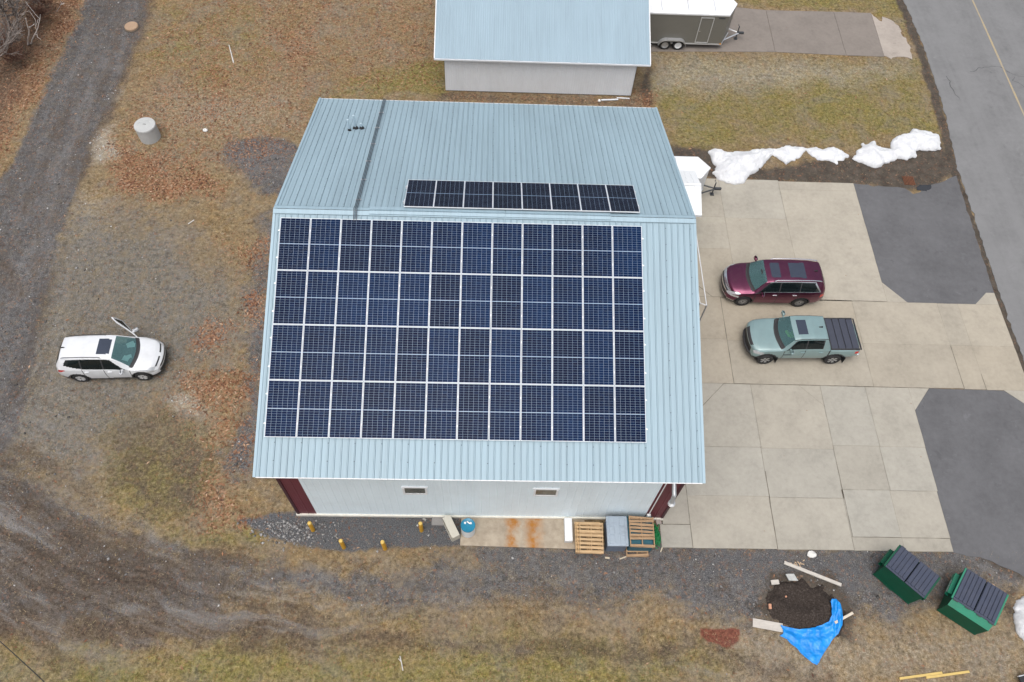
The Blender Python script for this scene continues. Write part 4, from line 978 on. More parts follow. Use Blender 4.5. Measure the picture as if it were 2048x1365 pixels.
def car(root, sp, paint):
    """bodywork lofted through cross-sections; regions come apart as parts of their own. s runs from the nose to the tail; x = xf - s"""
    L, hw, wb, fo, rw = sp['L'], sp['W']/2, sp['wb'], sp['fo'], sp['rw']
    xf = fo+wb/2
    N = int(L/0.03); s = np.linspace(0, L, N)
    C = {k_: smooth_curve(sp[k_], s, sp.get('rad', 0.04)) for k_ in ('top', 'belt', 'bot', 'w', 'rail')}
    crown = smooth_curve(sp['crown'], s, 0.06)
    nA, nB, nC = 20, 16, 18
    cols = []
    for i in range(N):
        w_, zb, zl, wr, zt = C['w'][i], C['bot'][i], C['belt'][i], C['rail'][i], C['top'][i]
        zr = max(zt-crown[i], zl+0.02); pts = []
        P = [(w_*.90, zb), (w_*.975, zb+.09), (w_, zb+(zl-zb)*.45), (w_*.995, zb+(zl-zb)*.72), (w_*.965, zl)]
        tt = np.linspace(0, 1, nA); pz = [p[1] for p in P]; py = [p[0] for p in P]
        for t in tt:
            z = zb+(zl-zb)*t; pts.append((np.interp(z, pz, py), z))
        for t in np.linspace(0, 1, nB+1)[1:]:
            bulge = 0.02*math.sin(math.pi*t)
            pts.append((w_*.965+(wr-w_*.965)*t+bulge, zl+(zr-zl)*t))
        for t in np.linspace(0, 1, nC+1)[1:]:
            a = t*math.pi/2; yy = wr*math.cos(a)**0.75 if t < 1 else 0.0
            pts.append((yy, zr+(zt-zr)*math.sin(a)**1.0))
        cols.append(pts)
    A = np.array(cols)                                  # N x K x 2
    K = A.shape[1]
    bow = lambda y, s_: sp['bow']*(np.abs(y)/hw)**2.2*np.exp(-s_/0.55) - sp['bow2']*(np.abs(y)/hw)**2.4*np.exp(-(L-s_)/0.45) + sp['cowl']*(np.abs(y)/hw)**2*np.exp(-((s_-sp['sc'])/0.45)**2)
    regs = {}
    def put(reg, quad): regs.setdefault(reg, []).append(quad)
    ra = rw*1.17
    for side in (1, -1):
        P = np.zeros((N, K, 3))
        P[:, :, 1] = A[:, :, 0]*side; P[:, :, 2] = A[:, :, 1]
        ss = s[:, None]+bow(A[:, :, 0], s[:, None]); P[:, :, 0] = xf-ss
        for i in range(N-1):
            for j in range(K-1):
                q = (P[i, j], P[i+1, j], P[i+1, j+1], P[i, j+1])
                c = (q[0]+q[1]+q[2]+q[3])/4; sc_ = xf-c[0]; y = abs(c[1]); z = c[2]
                r = None
                if j < nA+2:
                    for axl in (fo, fo+wb):
                        d2 = (sc_-axl)**2+(z-rw)**2
                        if d2 < ra*ra: r = 'cut'
                        elif d2 < (ra+sp['arch'])**2 and r is None and sp['arch'] > 0: r = 'cladding'
                if r == 'cut': continue
                r = r or sp['region'](s[i], sc_, y, z, j, nA, nA+nB, side, j-nA, C['rail'][i], C['top'][i])
                put((r, side if r in sp['sided'] else 0), q)
    for end, i in (('front', 0), ('rear', N-1)):        # nose and tail closed by curved bands
        for j in range(K-1):
            ts = np.linspace(-1, 1, 15)
            for a, b in zip(ts[:-1], ts[1:]):
                q = []
                for t, jj in ((a, j), (b, j), (b, j+1), (a, j+1)):
                    y = A[i, jj, 0]*t; q.append(np.array((xf-(s[i]+bow(y, s[i])), y, A[i, jj, 1])))
                if end == 'rear': q = q[::-1]
                c = sum(q)/4
                put((sp['cap'](end, abs(c[1]), c[2]), 0), q)
    out = {}
    for (r, sd_), quads in regs.items():
        vs = np.round(np.array(quads).reshape(-1, 3), 5)
        uq, inv = np.unique(vs, axis=0, return_inverse=True); inv = inv.reshape(-1, 4)
        mb = MB(); fs = []
        for f in inv:
            g = list(dict.fromkeys(f.tolist()))
            if len(g) > 2: fs.append(tuple(g))
        mb.add(uq, fs)
        m = {'body': paint, 'windshield': M_wind, 'side_window': M_tint, 'rear_window': M_tint, 'sunroof': M_sun, 'headlight': M_clear, 'taillight': M_red, 'cladding': M_clad,
             'grille': M_clad, 'chrome_trim': M_chrome, 'door': paint, 'door_window': M_tint, 'shut_line': M_clad, 'bed_cover': M_clad, 'hood': paint}.get(r, paint)
        o = mb.build(r, m, root, True, flat_angle=50); out[(r, sd_)] = o
    # wheels, arch liners, underbody, cabin
    tw = sp['tw']
    for axl in (fo, fo+wb):
        for sd_ in (1, -1):
            wheel(root, xf-axl, sd_*(hw-.02-tw/2-sp.get('inset', 0.0)), rw, tw, sp['style'], sd_)
    mb = MB()
    for axl in (fo, fo+wb):
        for sd_ in (1, -1):
            pts = [(xf-axl+ra*1.0*math.cos(a), rw+ra*1.0*math.sin(a)) for a in np.linspace(-.35, math.pi+.35, 16)]
            n = len(pts); y0, y1 = sd_*(hw*.93), sd_*(hw*.45)
            mb.add([(x, y0, z) for x, z in pts]+[(x, y1, z) for x, z in pts], [(i, i+1, n+i+1, n+i) for i in range(n-1)]+[tuple(range(n, 2*n))])
    zf = min(C['bot'])+.02
    mb.box((xf-L/2, 0, zf+.08), (L*.90, hw*1.0, .16)); mb.box((xf-fo-wb/2, 0, zf+.08), (wb-2*ra-.04, hw*1.74, .14))
    mb.build('underbody', M_int, root)
    mb = MB(); c0 = sp['sc']; cab = sp['cab']
    mb.box((xf-c0-.30, 0, sp['dash']-.10), (.55, hw*1.55, .20)); mb.box((xf-c0-.50, 0, sp['dash']-.32), (.25, hw*1.5, .3))
    mb.box((xf-(c0+.3+cab)/2, 0, zf+.22), (cab-c0-.2, hw*1.5, .1))
    mb.build('dashboard', M_int, root)
    sx0 = c0+1.05
    while sx0 < cab-.5:
        for sd_ in (1, -1):
            m2 = MB(); yy = sd_*hw*.42
            m2.bbox((xf-sx0-.10, yy, zf+.42), (.50, .50, .22), .05); m2.box((xf-sx0-.38, yy, zf+.82), (.14, .48, .68), 0, 0, 0, -.2); m2.bbox((xf-sx0-.46, yy, zf+1.22), (.10, .26, .18), .03)
            m2.build('seat', M_seat, root)
        sx0 += .88
    # door mirrors
    for sd_ in (1, -1):
        if sd_ in sp.get('no_mirror', ()): continue
        mx, mz = xf-sp['mirror'][0], sp['mirror'][1]
        mb = MB(); mb.bbox((mx, sd_*(hw+.11), mz), (.12, .25, .17), .04, sd_*-.15); mb.box((mx+.01, sd_*(hw-.02), mz-.05), (.07, .16, .05)); 
        o = mb.build('mirror', paint, root)
        g = MB().box((mx-.063, sd_*(hw+.11), mz), (.006, .20, .12), sd_*-.15).build('mirror_glass', M_chrome, root); g.parent = o
    return out, xf, C, s

def solidify(o, t):
    md = o.modifiers.new('thickness', 'SOLIDIFY'); md.thickness = t; md.offset = -1
def handles(root, pts, m):
    for x, y, z in pts: MB().bbox((x, y, z), (.20, .045, .035), .01).build('door_handle', m, root)

# --- white crossover with its driver door open
def reg_white(s0, sc, y, z, j, jA, jB, side, k_, wr, zt):
    if j >= jB:
        t = y/max(wr, .01)
        if 1.08 < s0 < 1.86 and y < wr*.93: return 'windshield'
        if .91 < s0 <= 1.08 and y < wr*.97: return 'shut_line'
        if 4.16 < s0 < 4.44 and y < wr*.86: return 'rear_window'
        if 1.99 < s0 < 2.54 and y < .385: return 'sunroof'
        if .09 < s0 < .15 and .12 < y < .62: return 'grille'
        if .16 < s0 < .80 and y > .48+.42*(.8-s0)*.0 and y > .62-.25*(s0-.16) and .70 < z < .93 and False: return 'headlight'
    elif j >= jA:
        f = (j-jA)/(jB-jA)
        door_hi = 1.95+.62*(f)
        if side == 1 and 1.12+1.0*f < sc < 2.38+.06*f and f < .97 and sc > 1.25:
            return 'door_window' if (1.34+.95*f < sc < 2.31 and .08 < f < .88) else 'door'
        if .06 < f < .86:
            if 1.26+.85*f < sc < 2.30: return 'side_window'
            if 2.30 <= sc <= 2.36 or 3.24 <= sc <= 3.28: return 'shut_line'
            if 2.36 < sc < 3.24: return 'side_window'
            if 3.28 < sc < 4.08-.38*abs(f-.25) and f > .12+.5*max(0, sc-3.5): return 'side_window'
        if s0 < .95 and .10 < s0 and y > .55: return 'headlight' if (z < .90 and s0 < .72) else 'body'
    else:
        if side == 1 and 1.25 < sc < 2.38 and z > .36: return 'door'
        if z > .36 and (abs(sc-1.27) < .015 or abs(sc-2.34) < .015 or (abs(sc-3.28) < .015 and z > .6)): return 'shut_line'
        if sc > 4.02 and .80 < z < 1.08 and z > 1.02-.55*(sc-4.02): return 'taillight'
        if .14 < sc < .62 and .63 < z < .76 and y > .58: return 'headlight'
        if z < .36 and sc < 4.2: return 'cladding'
        if sc > 4.0 and z < .50: return 'cladding'
        if sc < .5 and z < .40: return 'cladding'
    return 'body'
def cap_white(end, y, z):
    if end == 'front':
        return 'grille' if (z < .52 and y < .62) or (.60 < z < .70 and y < .5) else 'body'
    return 'cladding' if z < .55 else ('taillight' if .80 < z < 1.0 and y > .5 else 'body')
SPW = dict(L=4.57, W=1.845, wb=2.74, fo=.88, rw=.345, tw=.225, arch=.065, bow=.30, bow2=.16, cowl=.22, sc=1.05, cab=4.1, dash=1.03, style='five', mirror=(1.54, 1.06), no_mirror=(1,),
           top=[(0, .72), (.08, .82), (.3, .93), (.75, 1.02), (1.02, 1.06), (1.84, 1.575), (2.2, 1.645), (3.0, 1.665), (3.7, 1.635), (4.15, 1.575), (4.42, 1.20), (4.54, 1.02), (4.57, .80)],
           belt=[(0, .62), (.25, .76), (.75, .89), (1.12, .95), (2.5, .99), (3.9, 1.07), (4.35, 1.08), (4.57, .74)],
           bot=[(0, .34), (.4, .24), (1, .22), (3.6, .22), (4.2, .27), (4.57, .40)],
           w=[(0, .70), (.12, .80), (.4, .885), (.9, .915), (3.9, .918), (4.3, .87), (4.5, .80), (4.57, .74)],
           rail=[(0, .52), (.3, .72), (.75, .80), (1.0, .80), (1.14, .77), (1.84, .625), (2.35, .605), (3.7, .59), (4.15, .57), (4.42, .66), (4.57, .60)],
           crown=[(0, .06), (.3, .07), (.96, .07), (1.14, .045), (1.84, .05), (2.35, .055), (4.1, .055), (4.4, .04), (4.57, .03)],
           region=reg_white, cap=cap_white, sided=('headlight', 'taillight', 'side_window', 'door', 'door_window'))
PW_ = car_paint('white_car_paint', (0.66, 0.68, 0.70), 0.0, 1.0, .4)
cx_, cy_ = (-10.48-7.78)/2+.03, (-2.19-2.06)/2+.925
car1 = thing('parked_car', 'white crossover car on the gravel with its front door swung open', 'car', (cx_, cy_, 0.0), R_(2.7))
parts, xf, C_, s_ = car(car1, SPW, PW_)
hinge = (xf-1.23, .90); rot = Matrix.Translation((hinge[0], hinge[1], 0)) @ Matrix.Rotation(R_(-47), 4, 'Z') @ Matrix.Translation((-hinge[0], -hinge[1], 0))
d = parts[('door', 1)]; d.data.transform(rot); solidify(d, .05)
wn = parts[('door_window', 1)]; wn.data.transform(rot); wn.parent = d; solidify(wn, .01)
mb = MB(); mb.bbox((xf-1.53, .92+.10, 1.06), (.12, .25, .17), .04, -.15); mb.box((xf-1.52, .90, 1.01), (.07, .16, .05))
o = mb.build('mirror', PW_, car1); o.data.transform(rot); o.parent = d
mb = MB(); mb.box((xf-1.81, .845, .68), (1.0, .03, .55)); o = mb.build('door_card', M_int, car1); o.data.transform(rot); o.parent = d
handles(car1, [(xf-2.12, -.905, .90), (xf-3.10, -.912, .94), (xf-3.10, .912, .94)], PW_)
for sd_ in (1, -1):
    MB().tube([(xf-x, sd_*y, z) for x, y, z in ((2.32, .585, 1.63), (2.42, .582, 1.685), (3.2, .575, 1.70), (3.9, .56, 1.665), (4.02, .555, 1.625))], .016, 6).build('roof_rail', M_clad, car1, True)
MB().add([(xf-3.98, -.02, 1.62), (xf-3.98, .02, 1.62), (xf-4.14, .02, 1.59), (xf-4.14, -.02, 1.59), (xf-4.13, 0, 1.67)], [(0, 1, 4), (1, 2, 4), (2, 3, 4), (3, 0, 4)]).build('antenna', M_clad, car1)
def on_car(root, name, mb, m, label, cat):
    o = mb.build(name, m); o.matrix_world = root.matrix_basis.copy(); return tag(o, label, cat)
mb = MB().box((xf-1.42, .42, 1.045), (.34, .26, .02), .5).box((xf-1.34, .36, 1.06), (.28, .20, .012), .1)
on_car(car1, 'paper_sheet', mb, M_paper, 'white papers on the far side of the white car dashboard', 'paper')
mb = MB().box((xf-1.48, -.30, 1.045), (.30, .24, .02), -.3).box((xf-1.38, -.22, 1.055), (.26, .18, .012), .35)
on_car(car1, 'paper_sheet', mb, M_paper, 'white papers on the near side of the white car dashboard', 'paper')

# --- maroon three-row wagon
def reg_pilot(s0, sc, y, z, j, jA, jB, side, k_, wr, zt):
    if j >= jB:
        if 1.20 < s0 < 1.82 and y < wr*.94: return 'windshield'
        if 1.04 < s0 <= 1.20 and y < wr*.97: return 'shut_line'
        if 4.60 < s0 < 4.86 and y < wr*.86: return 'rear_window'
        if 2.08 < s0 < 2.54 and y < .42: return 'sunroof'
        if 2.98 < s0 < 3.78 and y < .45: return 'sunroof'
        if s0 < .16 and y > .0: return 'chrome_trim' if s0 > .04 else 'grille'
    elif j >= jA:
        f = (j-jA)/(jB-jA)
        win = (1.38+.80*f < sc < 2.50 or 2.56 < sc < 3.50 or 3.56 < sc < 4.55-.42*f)
        if .10 < f < .86 and win: return 'side_window'
        if .03 < f < .93 and 1.31+.80*f < sc < 4.63-.42*f: return 'chrome_trim' if (f < .10 or f > .86 or sc > 4.55-.42*f) else 'shut_line'
        if s0 < .55 and y > .55 and z < .98: return 'headlight'
        if s0 < .2: return 'chrome_trim'
    else:
        if sc > 4.62 and .86 < z < 1.04: return 'taillight'
        if .08 < sc < .66 and .72 < z < .83 and y > .52: return 'headlight' if z < .80 else 'chrome_trim'
        if z < .33 and 1.5 < sc < 3.4: return 'chrome_trim' if z > .29 else 'cladding'
        if z > .34 and (abs(sc-1.45) < .015 or abs(sc-2.54) < .015 or (abs(sc-3.54) < .015 and z > .72)): return 'shut_line'
        if z < .30: return 'cladding'
        if sc < .55 and .36 < z < .42: return 'chrome_trim'
    return 'body'
def cap_pilot(end, y, z):
    if end == 'front':
        if .44 < z < .47 and y < .7: return 'chrome_trim'
        return 'grille' if (.50 < z < .70 and y < .6) or z < .42 else ('chrome_trim' if z > .74 else 'body')
    return 'cladding' if z < .5 else ('taillight' if .86 < z < 1.05 and y > .55 else 'body')
SPP = dict(L=4.99, W=1.99, wb=2.82, fo=.98, rw=.375, tw=.245, arch=.035, bow=.34, bow2=.16, cowl=.24, sc=1.16, cab=4.5, dash=1.14, style='ten', mirror=(1.70, 1.20),
           top=[(0, .82), (.07, .90), (.3, 1.02), (.75, 1.11), (1.12, 1.16), (1.80, 1.68), (2.15, 1.755), (3.2, 1.79), (4.1, 1.765), (4.62, 1.69), (4.86, 1.30), (4.97, 1.08), (4.99, .86)],
           belt=[(0, .72), (.25, .86), (.75, .98), (1.25, 1.06), (2.6, 1.09), (4.3, 1.15), (4.8, 1.14), (4.99, .80)],
           bot=[(0, .36), (.4, .26), (1, .24), (4, .24), (4.6, .30), (4.99, .42)],
           w=[(0, .76), (.12, .86), (.4, .955), (.9, .985), (4.2, .99), (4.7, .94), (4.92, .87), (4.99, .80)],
           rail=[(0, .58), (.3, .78), (.75, .86), (1.08, .87), (1.22, .84), (1.80, .69), (2.25, .665), (4.0, .65), (4.62, .62), (4.86, .72), (4.99, .64)],
           crown=[(0, .06), (.3, .07), (1.06, .07), (1.22, .045), (1.80, .05), (2.25, .06), (4.5, .055), (4.8, .04), (4.99, .03)],
           region=reg_pilot, cap=cap_pilot, sided=('headlight', 'taillight', 'side_window'))
PP_ = car_paint('maroon_metallic_paint', (0.150, 0.034, 0.076), 0.88, 0.5, .30)
car2 = thing('parked_car', 'maroon three-row wagon with twin sunroofs parked on the concrete beside the green pickup', 'car', ((20.52+23.35)/2-.12, 2.69+.985, ZS), R_(180))
parts, xf, C_, s_ = car(car2, SPP, PP_)
handles(car2, [(xf-2.36, .985, 1.02), (xf-3.34, .985, 1.04), (xf-2.36, -.985, 1.02), (xf-3.34, -.985, 1.04)], M_chrome)
for sd_ in (1, -1):
    MB().tube([(xf-x, sd_*y, z) for x, y, z in ((2.20, .655, 1.735), (2.32, .652, 1.80), (3.3, .645, 1.83), (4.1, .63, 1.81), (4.45, .62, 1.765), (4.5, .615, 1.72))], .024, 8).build('roof_rail', M_chrome, car2, True)
MB().add([(xf-4.22, -.025, 1.755), (xf-4.22, .025, 1.755), (xf-4.40, .025, 1.73), (xf-4.40, -.025, 1.73), (xf-4.38, 0, 1.83)], [(0, 1, 4), (1, 2, 4), (2, 3, 4), (3, 0, 4)]).build('antenna', M_clad, car2)
mb = MB().bbox((xf-1.72, 0, 1.58), (.08, .30, .09), .02); mb.tube([(xf-1.72, 0, 1.60), (xf-1.76, 0, 1.66)], .02, 6); mb.build('rear_view_mirror', M_int, car2)

# --- pale green pickup with a folding bed cover
def reg_pick(s0, sc, y, z, j, jA, jB, side, k_, wr, zt):
    if j >= jB:
        if 1.33 < s0 < 1.86 and y < wr*.94: return 'windshield'
        if 1.16 < s0 <= 1.33 and y < wr*.97: return 'shut_line'
        if 3.52 < s0 < 3.69 and y < wr*.85 and zt > 1.25: return 'rear_window'
        if 2.08 < s0 < 2.51 and y < .40: return 'sunroof'
        if s0 < .10 and y < .50: return 'grille'
        if y > wr*.955 and 1.84 < s0 < 3.46: return 'shut_line'
    elif j >= jA:
        f = (j-jA)/(jB-jA)
        if sc < 3.5 and .10 < f < .84:
            if 1.56+.58*f < sc < 2.48 or 2.55 < sc < 3.31-.06*f: return 'side_window'
            if 1.50+.58*f < sc < 3.31: return 'shut_line'
        if s0 < .55 and y > .55 and z < 1.02: return 'headlight'
        if 3.665 < sc < 3.71: return 'shut_line'
    else:
        if 3.65 < sc < 3.695: return 'shut_line'
        if sc > 4.92 and .92 < z < 1.08 : return 'taillight'
        if .10 < sc < .62 and .84 < z < .95 and y > .55: return 'headlight'
        if sc < .35 and z < .60: return 'cladding'
        if z < .44: return 'cladding'
        if abs(sc-1.55) < .015 or abs(sc-2.52) < .015: return 'shut_line'
    return 'body'
def cap_pick(end, y, z):
    if end == 'front': return 'grille' if (.55 < z < .92 and y < .56) else ('cladding' if z < .55 else 'body')
    return 'cladding' if z < .60 else ('taillight' if y > .66 and .75 < z < 1.08 else 'body')
SPT = dict(L=5.19, W=1.95, wb=3.24, fo=.83, rw=.39, tw=.255, arch=.085, bow=.24, bow2=.07, cowl=.26, sc=1.30, cab=3.45, dash=1.25, style='six', mirror=(1.80, 1.30), rad=.03, inset=-.03,
           top=[(0, .98), (.06, 1.05), (.3, 1.13), (.8, 1.19), (1.22, 1.22), (1.87, 1.73), (2.15, 1.80), (2.8, 1.82), (3.45, 1.78), (3.66, 1.36), (3.71, 1.175), (5.0, 1.175), (5.17, 1.18), (5.19, 1.0)],
           belt=[(0, .82), (.25, .95), (.8, 1.05), (1.3, 1.11), (2.2, 1.14), (3.5, 1.16), (3.72, 1.12), (5.1, 1.12), (5.19, .92)],
           bot=[(0, .50), (.4, .42), (1.0, .40), (4.3, .42), (4.8, .54), (5.19, .58)],
           w=[(0, .85), (.10, .90), (.3, .94), (.8, .955), (3.6, .945), (4.1, .955), (4.95, .935), (5.14, .91), (5.19, .89)],
           rail=[(0, .74), (.2, .83), (.8, .875), (1.22, .86), (1.35, .82), (1.87, .68), (2.3, .665), (3.4, .645), (3.63, .72), (3.72, .88), (5.0, .87), (5.19, .84)],
           crown=[(0, .06), (.3, .07), (1.15, .06), (1.35, .04), (1.87, .045), (2.3, .05), (3.4, .05), (3.66, .02), (5.19, .015)],
           region=reg_pick, cap=cap_pick, sided=('headlight', 'taillight', 'side_window'))
PT_ = car_paint('pale_sage_paint', (0.215, 0.320, 0.325), 0.22, 0.7, .40)
car3 = thing('pickup_truck', 'pale green crew-cab pickup with a black folding bed cover', 'pickup truck', ((20.95+24.19)/2, -.545+.965, ZS), R_(181.2))
parts, xf, C_, s_ = car(car3, SPT, PT_)
handles(car3, [(xf-2.40, .95, 1.06), (xf-3.28, .95, 1.06), (xf-2.40, -.95, 1.06), (xf-3.28, -.95, 1.06)], PT_)
M_cover = pmat('charcoal_bed_cover', (0.045, 0.050, 0.070), .45, var=.15)
mb = MB()
for i in range(4):
    w4 = 1.335/4; c = 3.76+w4*(i+.5); mb.bbox((xf-c, 0, 1.205), (w4-.03, 1.62 - (.02 if i == 3 else 0), .035), .012)
cv = mb.build('bed_cover', M_cover, car3)
mb = MB(); mb.box((xf-3.74-.68, .845, 1.19), (1.36, .07, .05)); mb.box((xf-3.74-.68, -.845, 1.19), (1.36, .07, .05)); mb.box((xf-5.165, 0, 1.185), (.05, 1.70, .05)); mb.box((xf-3.75, 0, 1.185), (.05, 1.70, .05)); mb.box((xf-4.43, 0, 1.17), (1.34, 1.64, .02))
o = mb.build('cover_frame', M_clad, car3); o.parent = cv
MB().add([(xf-3.10, -.025, 1.80), (xf-3.10, .025, 1.80), (xf-3.30, .025, 1.785), (xf-3.30, -.025, 1.785), (xf-3.27, 0, 1.88)], [(0, 1, 4), (1, 2, 4), (2, 3, 4), (3, 0, 4)]).build('antenna', M_clad, car3)
mb = MB()
for a in (.83, 4.07):
    for sd_ in (1, -1): mb = MB(); mb.box((xf-a-.52, sd_*.90, .42), (.02, .24, .44)); mb.build('mud_flap', M_rubber, car3)
MB().tube([(xf-.50, .90, .55), (xf-.24, .80, .55), (xf-.05, .55, .55), (xf+.03, .2, .55), (xf+.03, -.2, .55), (xf-.05, -.55, .55), (xf-.24, -.80, .55), (xf-.50, -.90, .55)], .06, 8).build('front_bumper', M_clad, car3, True); MB().bbox((xf-5.22, 0, .62), (.12, 1.7, .18), .03).build('rear_bumper', M_chrome, car3)
MB().box((xf-1.74, .953, .86), (.36, .012, .045)).build('door_badge', M_clad, car3)
mb = MB().bbox((xf-1.80, 0, 1.60), (.08, .28, .09), .02); mb.build('rear_view_mirror', M_int, car3)
mb = MB().bbox((xf-1.84, .02, 1.20), (.22, .42, .20), .06, .3).bbox((xf-1.99, .10, 1.32), (.16, .34, .16), .05, .1)
on_car(car3, 'safety_vest', mb, pmat('lime_fabric', (.30, .62, .10), .8, var=.2, scale=8), 'lime green safety vest lying inside the pickup behind its windscreen', 'vest')

#@@OBJECTS
# ------------------------------------------------------------------ yard objects
M_yellow = pmat('yellow_bollard_paint', (0.62, 0.33, 0.02), 0.55, var=.15, scale=4, dirt=(.25, .14, .04), dirt_amt=.5)
for (x, y), lab, lean in zip(((0.76, -8.87), (2.11, -9.58), (3.80, -9.61), (5.25, -8.83)),
        ('yellow bollard standing among pale rubble near the maroon corner panel', 'faded yellow bollard at the gravel strip edge, nearest the rubble',
         'yellow bollard with a bright cap at the gravel strip edge, away from the rubble', 'yellow bollard by the wall nearest the grey slab and beige cabinet'), (.02, .01, -.01, .015)):
    b = thing('bollard', lab, 'bollard', (x, y, 0), 0, 'yellow bollards along the near wall')
    MB().tube([(0, 0, -.1), (lean, 0, .93)], .085, 16).build('post', M_yellow, b, True)
    MB().lathe([(.086, 0), (.084, .03), (.06, .06), (.001, .07)], (lean, 0, .93), 16).build('cap', pmat('sunbleached_yellow', (.66, .46, .12), .6) if 'sunbleached_yellow' not in bpy.data.materials else bpy.data.materials['sunbleached_yellow'], b, True)

# blue-topped drum
dr = thing('drum', 'white plastic drum with a teal blue lid on the stained concrete pad', 'drum', (7.20, -8.86, 0.05))
MB().lathe([(.001, 0), (.27, 0), (.285, .03), (.29, .25), (.282, .28), (.29, .31), (.29, .58), (.282, .61), (.29, .64), (.288, .80), (.275, .84)], (0, 0, 0), 30).build('barrel', pmat('white_polyethylene', (.66, .70, .72), .35, var=.04), dr, True)
MB().lathe([(.296, .78), (.296, .845), (.28, .86), (.25, .845), (.001, .84)], (0, 0, 0), 30).build('lid', pmat('teal_plastic', (.012, .20, .33), .3, var=.12), dr, True)
mb = MB()
for a, r_ in ((.6, .14), (2.5, .15)): mb.lathe([(.045, .84), (.045, .875), (.035, .885), (.001, .885)], (r_*math.cos(a), r_*math.sin(a), 0), 12)
mb.bbox((.02, .10, .87), (.16, .05, .04), .01, -.6)
mb.build('bung', M_pvc, dr, True)

# beige cabinet lying on its side, grey slab
P0, P1 = (6.28, -8.42), (6.68, -9.20); ang = math.atan2(P1[1]-P0[1], P1[0]-P0[0])
cbn = thing('cabinet', 'beige metal cabinet lying on the dark gravel beside the drum', 'cabinet', ((P0[0]+P1[0])/2, (P0[1]+P1[1])/2, 0), ang)
M_beige = pmat('beige_enamel', (.52, .50, .43), .45, var=.06, dirt=(.35, .28, .18), dirt_amt=.25)
mb = MB(); mb.bbox((0, 0.02, .50), (.96, .34, .05), .01); mb.box((.46, .02, .26), (.04, .34, .46)); mb.box((-.46, .02, .26), (.04, .34, .46)); mb.box((0, .17, .26), (.88, .03, .44)); mb.box((0, .02, .05), (.88, .30, .03)); mb.build('case', M_beige, cbn)
MB().box((0.02, -.165, .11), (.86, .02, .16)).build('door', M_beige, cbn); MB().box((.3, -.18, .15), (.10, .02, .03)).build('handle', M_chrome, cbn)
o = MB().bbox((5.92, -8.44, .05), (.52, .36, .08), .01, .0).build('stone_slab', pmat('grey_paver', (.24, .23, .22), .9, var=.15, bump=.3)); tag(o, 'grey rectangular paver lying by the wall beside the beige cabinet', 'paver')
o = MB().box((5.35, -8.36, .03), (.16, .09, .05), -.6).build('brick', pmat('grey_block', (.3, .29, .27), .9)); tag(o, 'small grey block on the gravel near the wall and a bollard', 'block')

# white duct box on the pad
wb_ = thing('duct_box', 'long white metal box lying across the stained concrete pad', 'box', (11.38, -8.80, .05))
MB().bbox((0, 0, .14), (.32, .98, .28), .012).build('case', M_white, wb_); MB().box((0, -.495, .14), (.27, .014, .22)).build('end_cap', M_alu, wb_)

# pallets
M_pine = pmat('pale_pine_boards', (.50, .345, .19), .8, var=.28, scale=2.5, stretch=(1, 5, 5), bump=.15)
M_pine2 = pmat('weathered_boards', (.36, .235, .135), .85, var=.3, scale=2.5, stretch=(1, 5, 5), bump=.15)
M_pine3 = pmat('fresh_pine_boards', (.56, .38, .20), .8, var=.25, scale=2.5, stretch=(1, 5, 5), bump=.15)
def pallet(lab, x, y, z, rz, mat, w_=1.0, l_=1.22, skip=(), n=8, grp='wooden pallets at the warehouse wall', warp=0.0):
    mb = MB(); hgt = .125
    for sx in (-1, 0, 1): mb.box((sx*(w_/2-.025), 0, .067), (.04, l_, .09))
    bw = .095
    for i in range(n):
        if i in skip: continue
        yy = -l_/2+bw/2+(l_-bw)*i/(n-1); mb.box((0, yy, hgt-.006), (w_, bw*rng.uniform(.85, 1.1), .018), warp*rng.normal())
    for i in range(4): mb.box((0, -l_/2+bw/2+(l_-bw)*i/3, .011), (w_, bw, .018))
    o = mb.build('pallet', mat); o.location = (x, y, z); o.rotation_euler = (0, 0, rz); return tag(o, lab, 'pallet', grp)
labs = ['wooden pallet at the bottom of the five-high stack by the wall', 'wooden pallet second from the ground in the five-high stack', 'wooden pallet in the middle of the five-high stack, shifted towards the wall',
        'wooden pallet just under the top one of the five-high stack', 'pale wooden pallet on top of the five-high stack']
for i in range(5):
    dx, dy, rz = [(-.10, .14, .01), (-.07, .12, -.015), (-.12, .10, .0), (-.05, .06, .02), (0.03, 0, -.03)][i]
    pallet(labs[i], 12.24+dx, -9.25+dy, .05+i*.128, rz, (M_pine2, M_pine, M_pine, M_pine3, M_pine)[i], 0.98, 1.27)
# grey bulk bin with lid
M_bin = pmat('blue_grey_plastic', (.145, .185, .245), .5, var=.1, dirt=(.08, .085, .095), dirt_amt=.5)
M_lid = pmat('faded_grey_plastic_lid', (.31, .37, .43), .5, var=.08, dirt=(.13, .14, .15), dirt_amt=.6, scale=2)
bn = thing('bulk_bin', 'blue-grey plastic bulk bin with a ribbed lid between two pallet stacks', 'bin', (13.30, -9.06, 0.0), .0)
mb = MB(); mb.bbox((0, 0, .52), (.80, 1.16, .82), .03)
for sx in (-.28, 0, .28): mb.box((sx, 0, .06), (.14, 1.12, .12))
for sx in (-.3, -.1, .1, .3): mb.box((sx, -.585, .5), (.03, .02, .7))
mb.build('tub', M_bin, bn)
mb = MB(); mb.bbox((0, 0, .975), (.86, 1.24, .09), .02)
for sx in (-.22, .20):
    for sy in (-.38, 0.0, .37): mb.bbox((sx, sy, 1.028), (.20, .33, .025), .008)
mb.box((.34, 0, 1.025), (.03, 1.1, .02)); mb.box((-.37, 0, 1.025), (.03, 1.1, .02))
mb.build('lid', M_lid, bn)
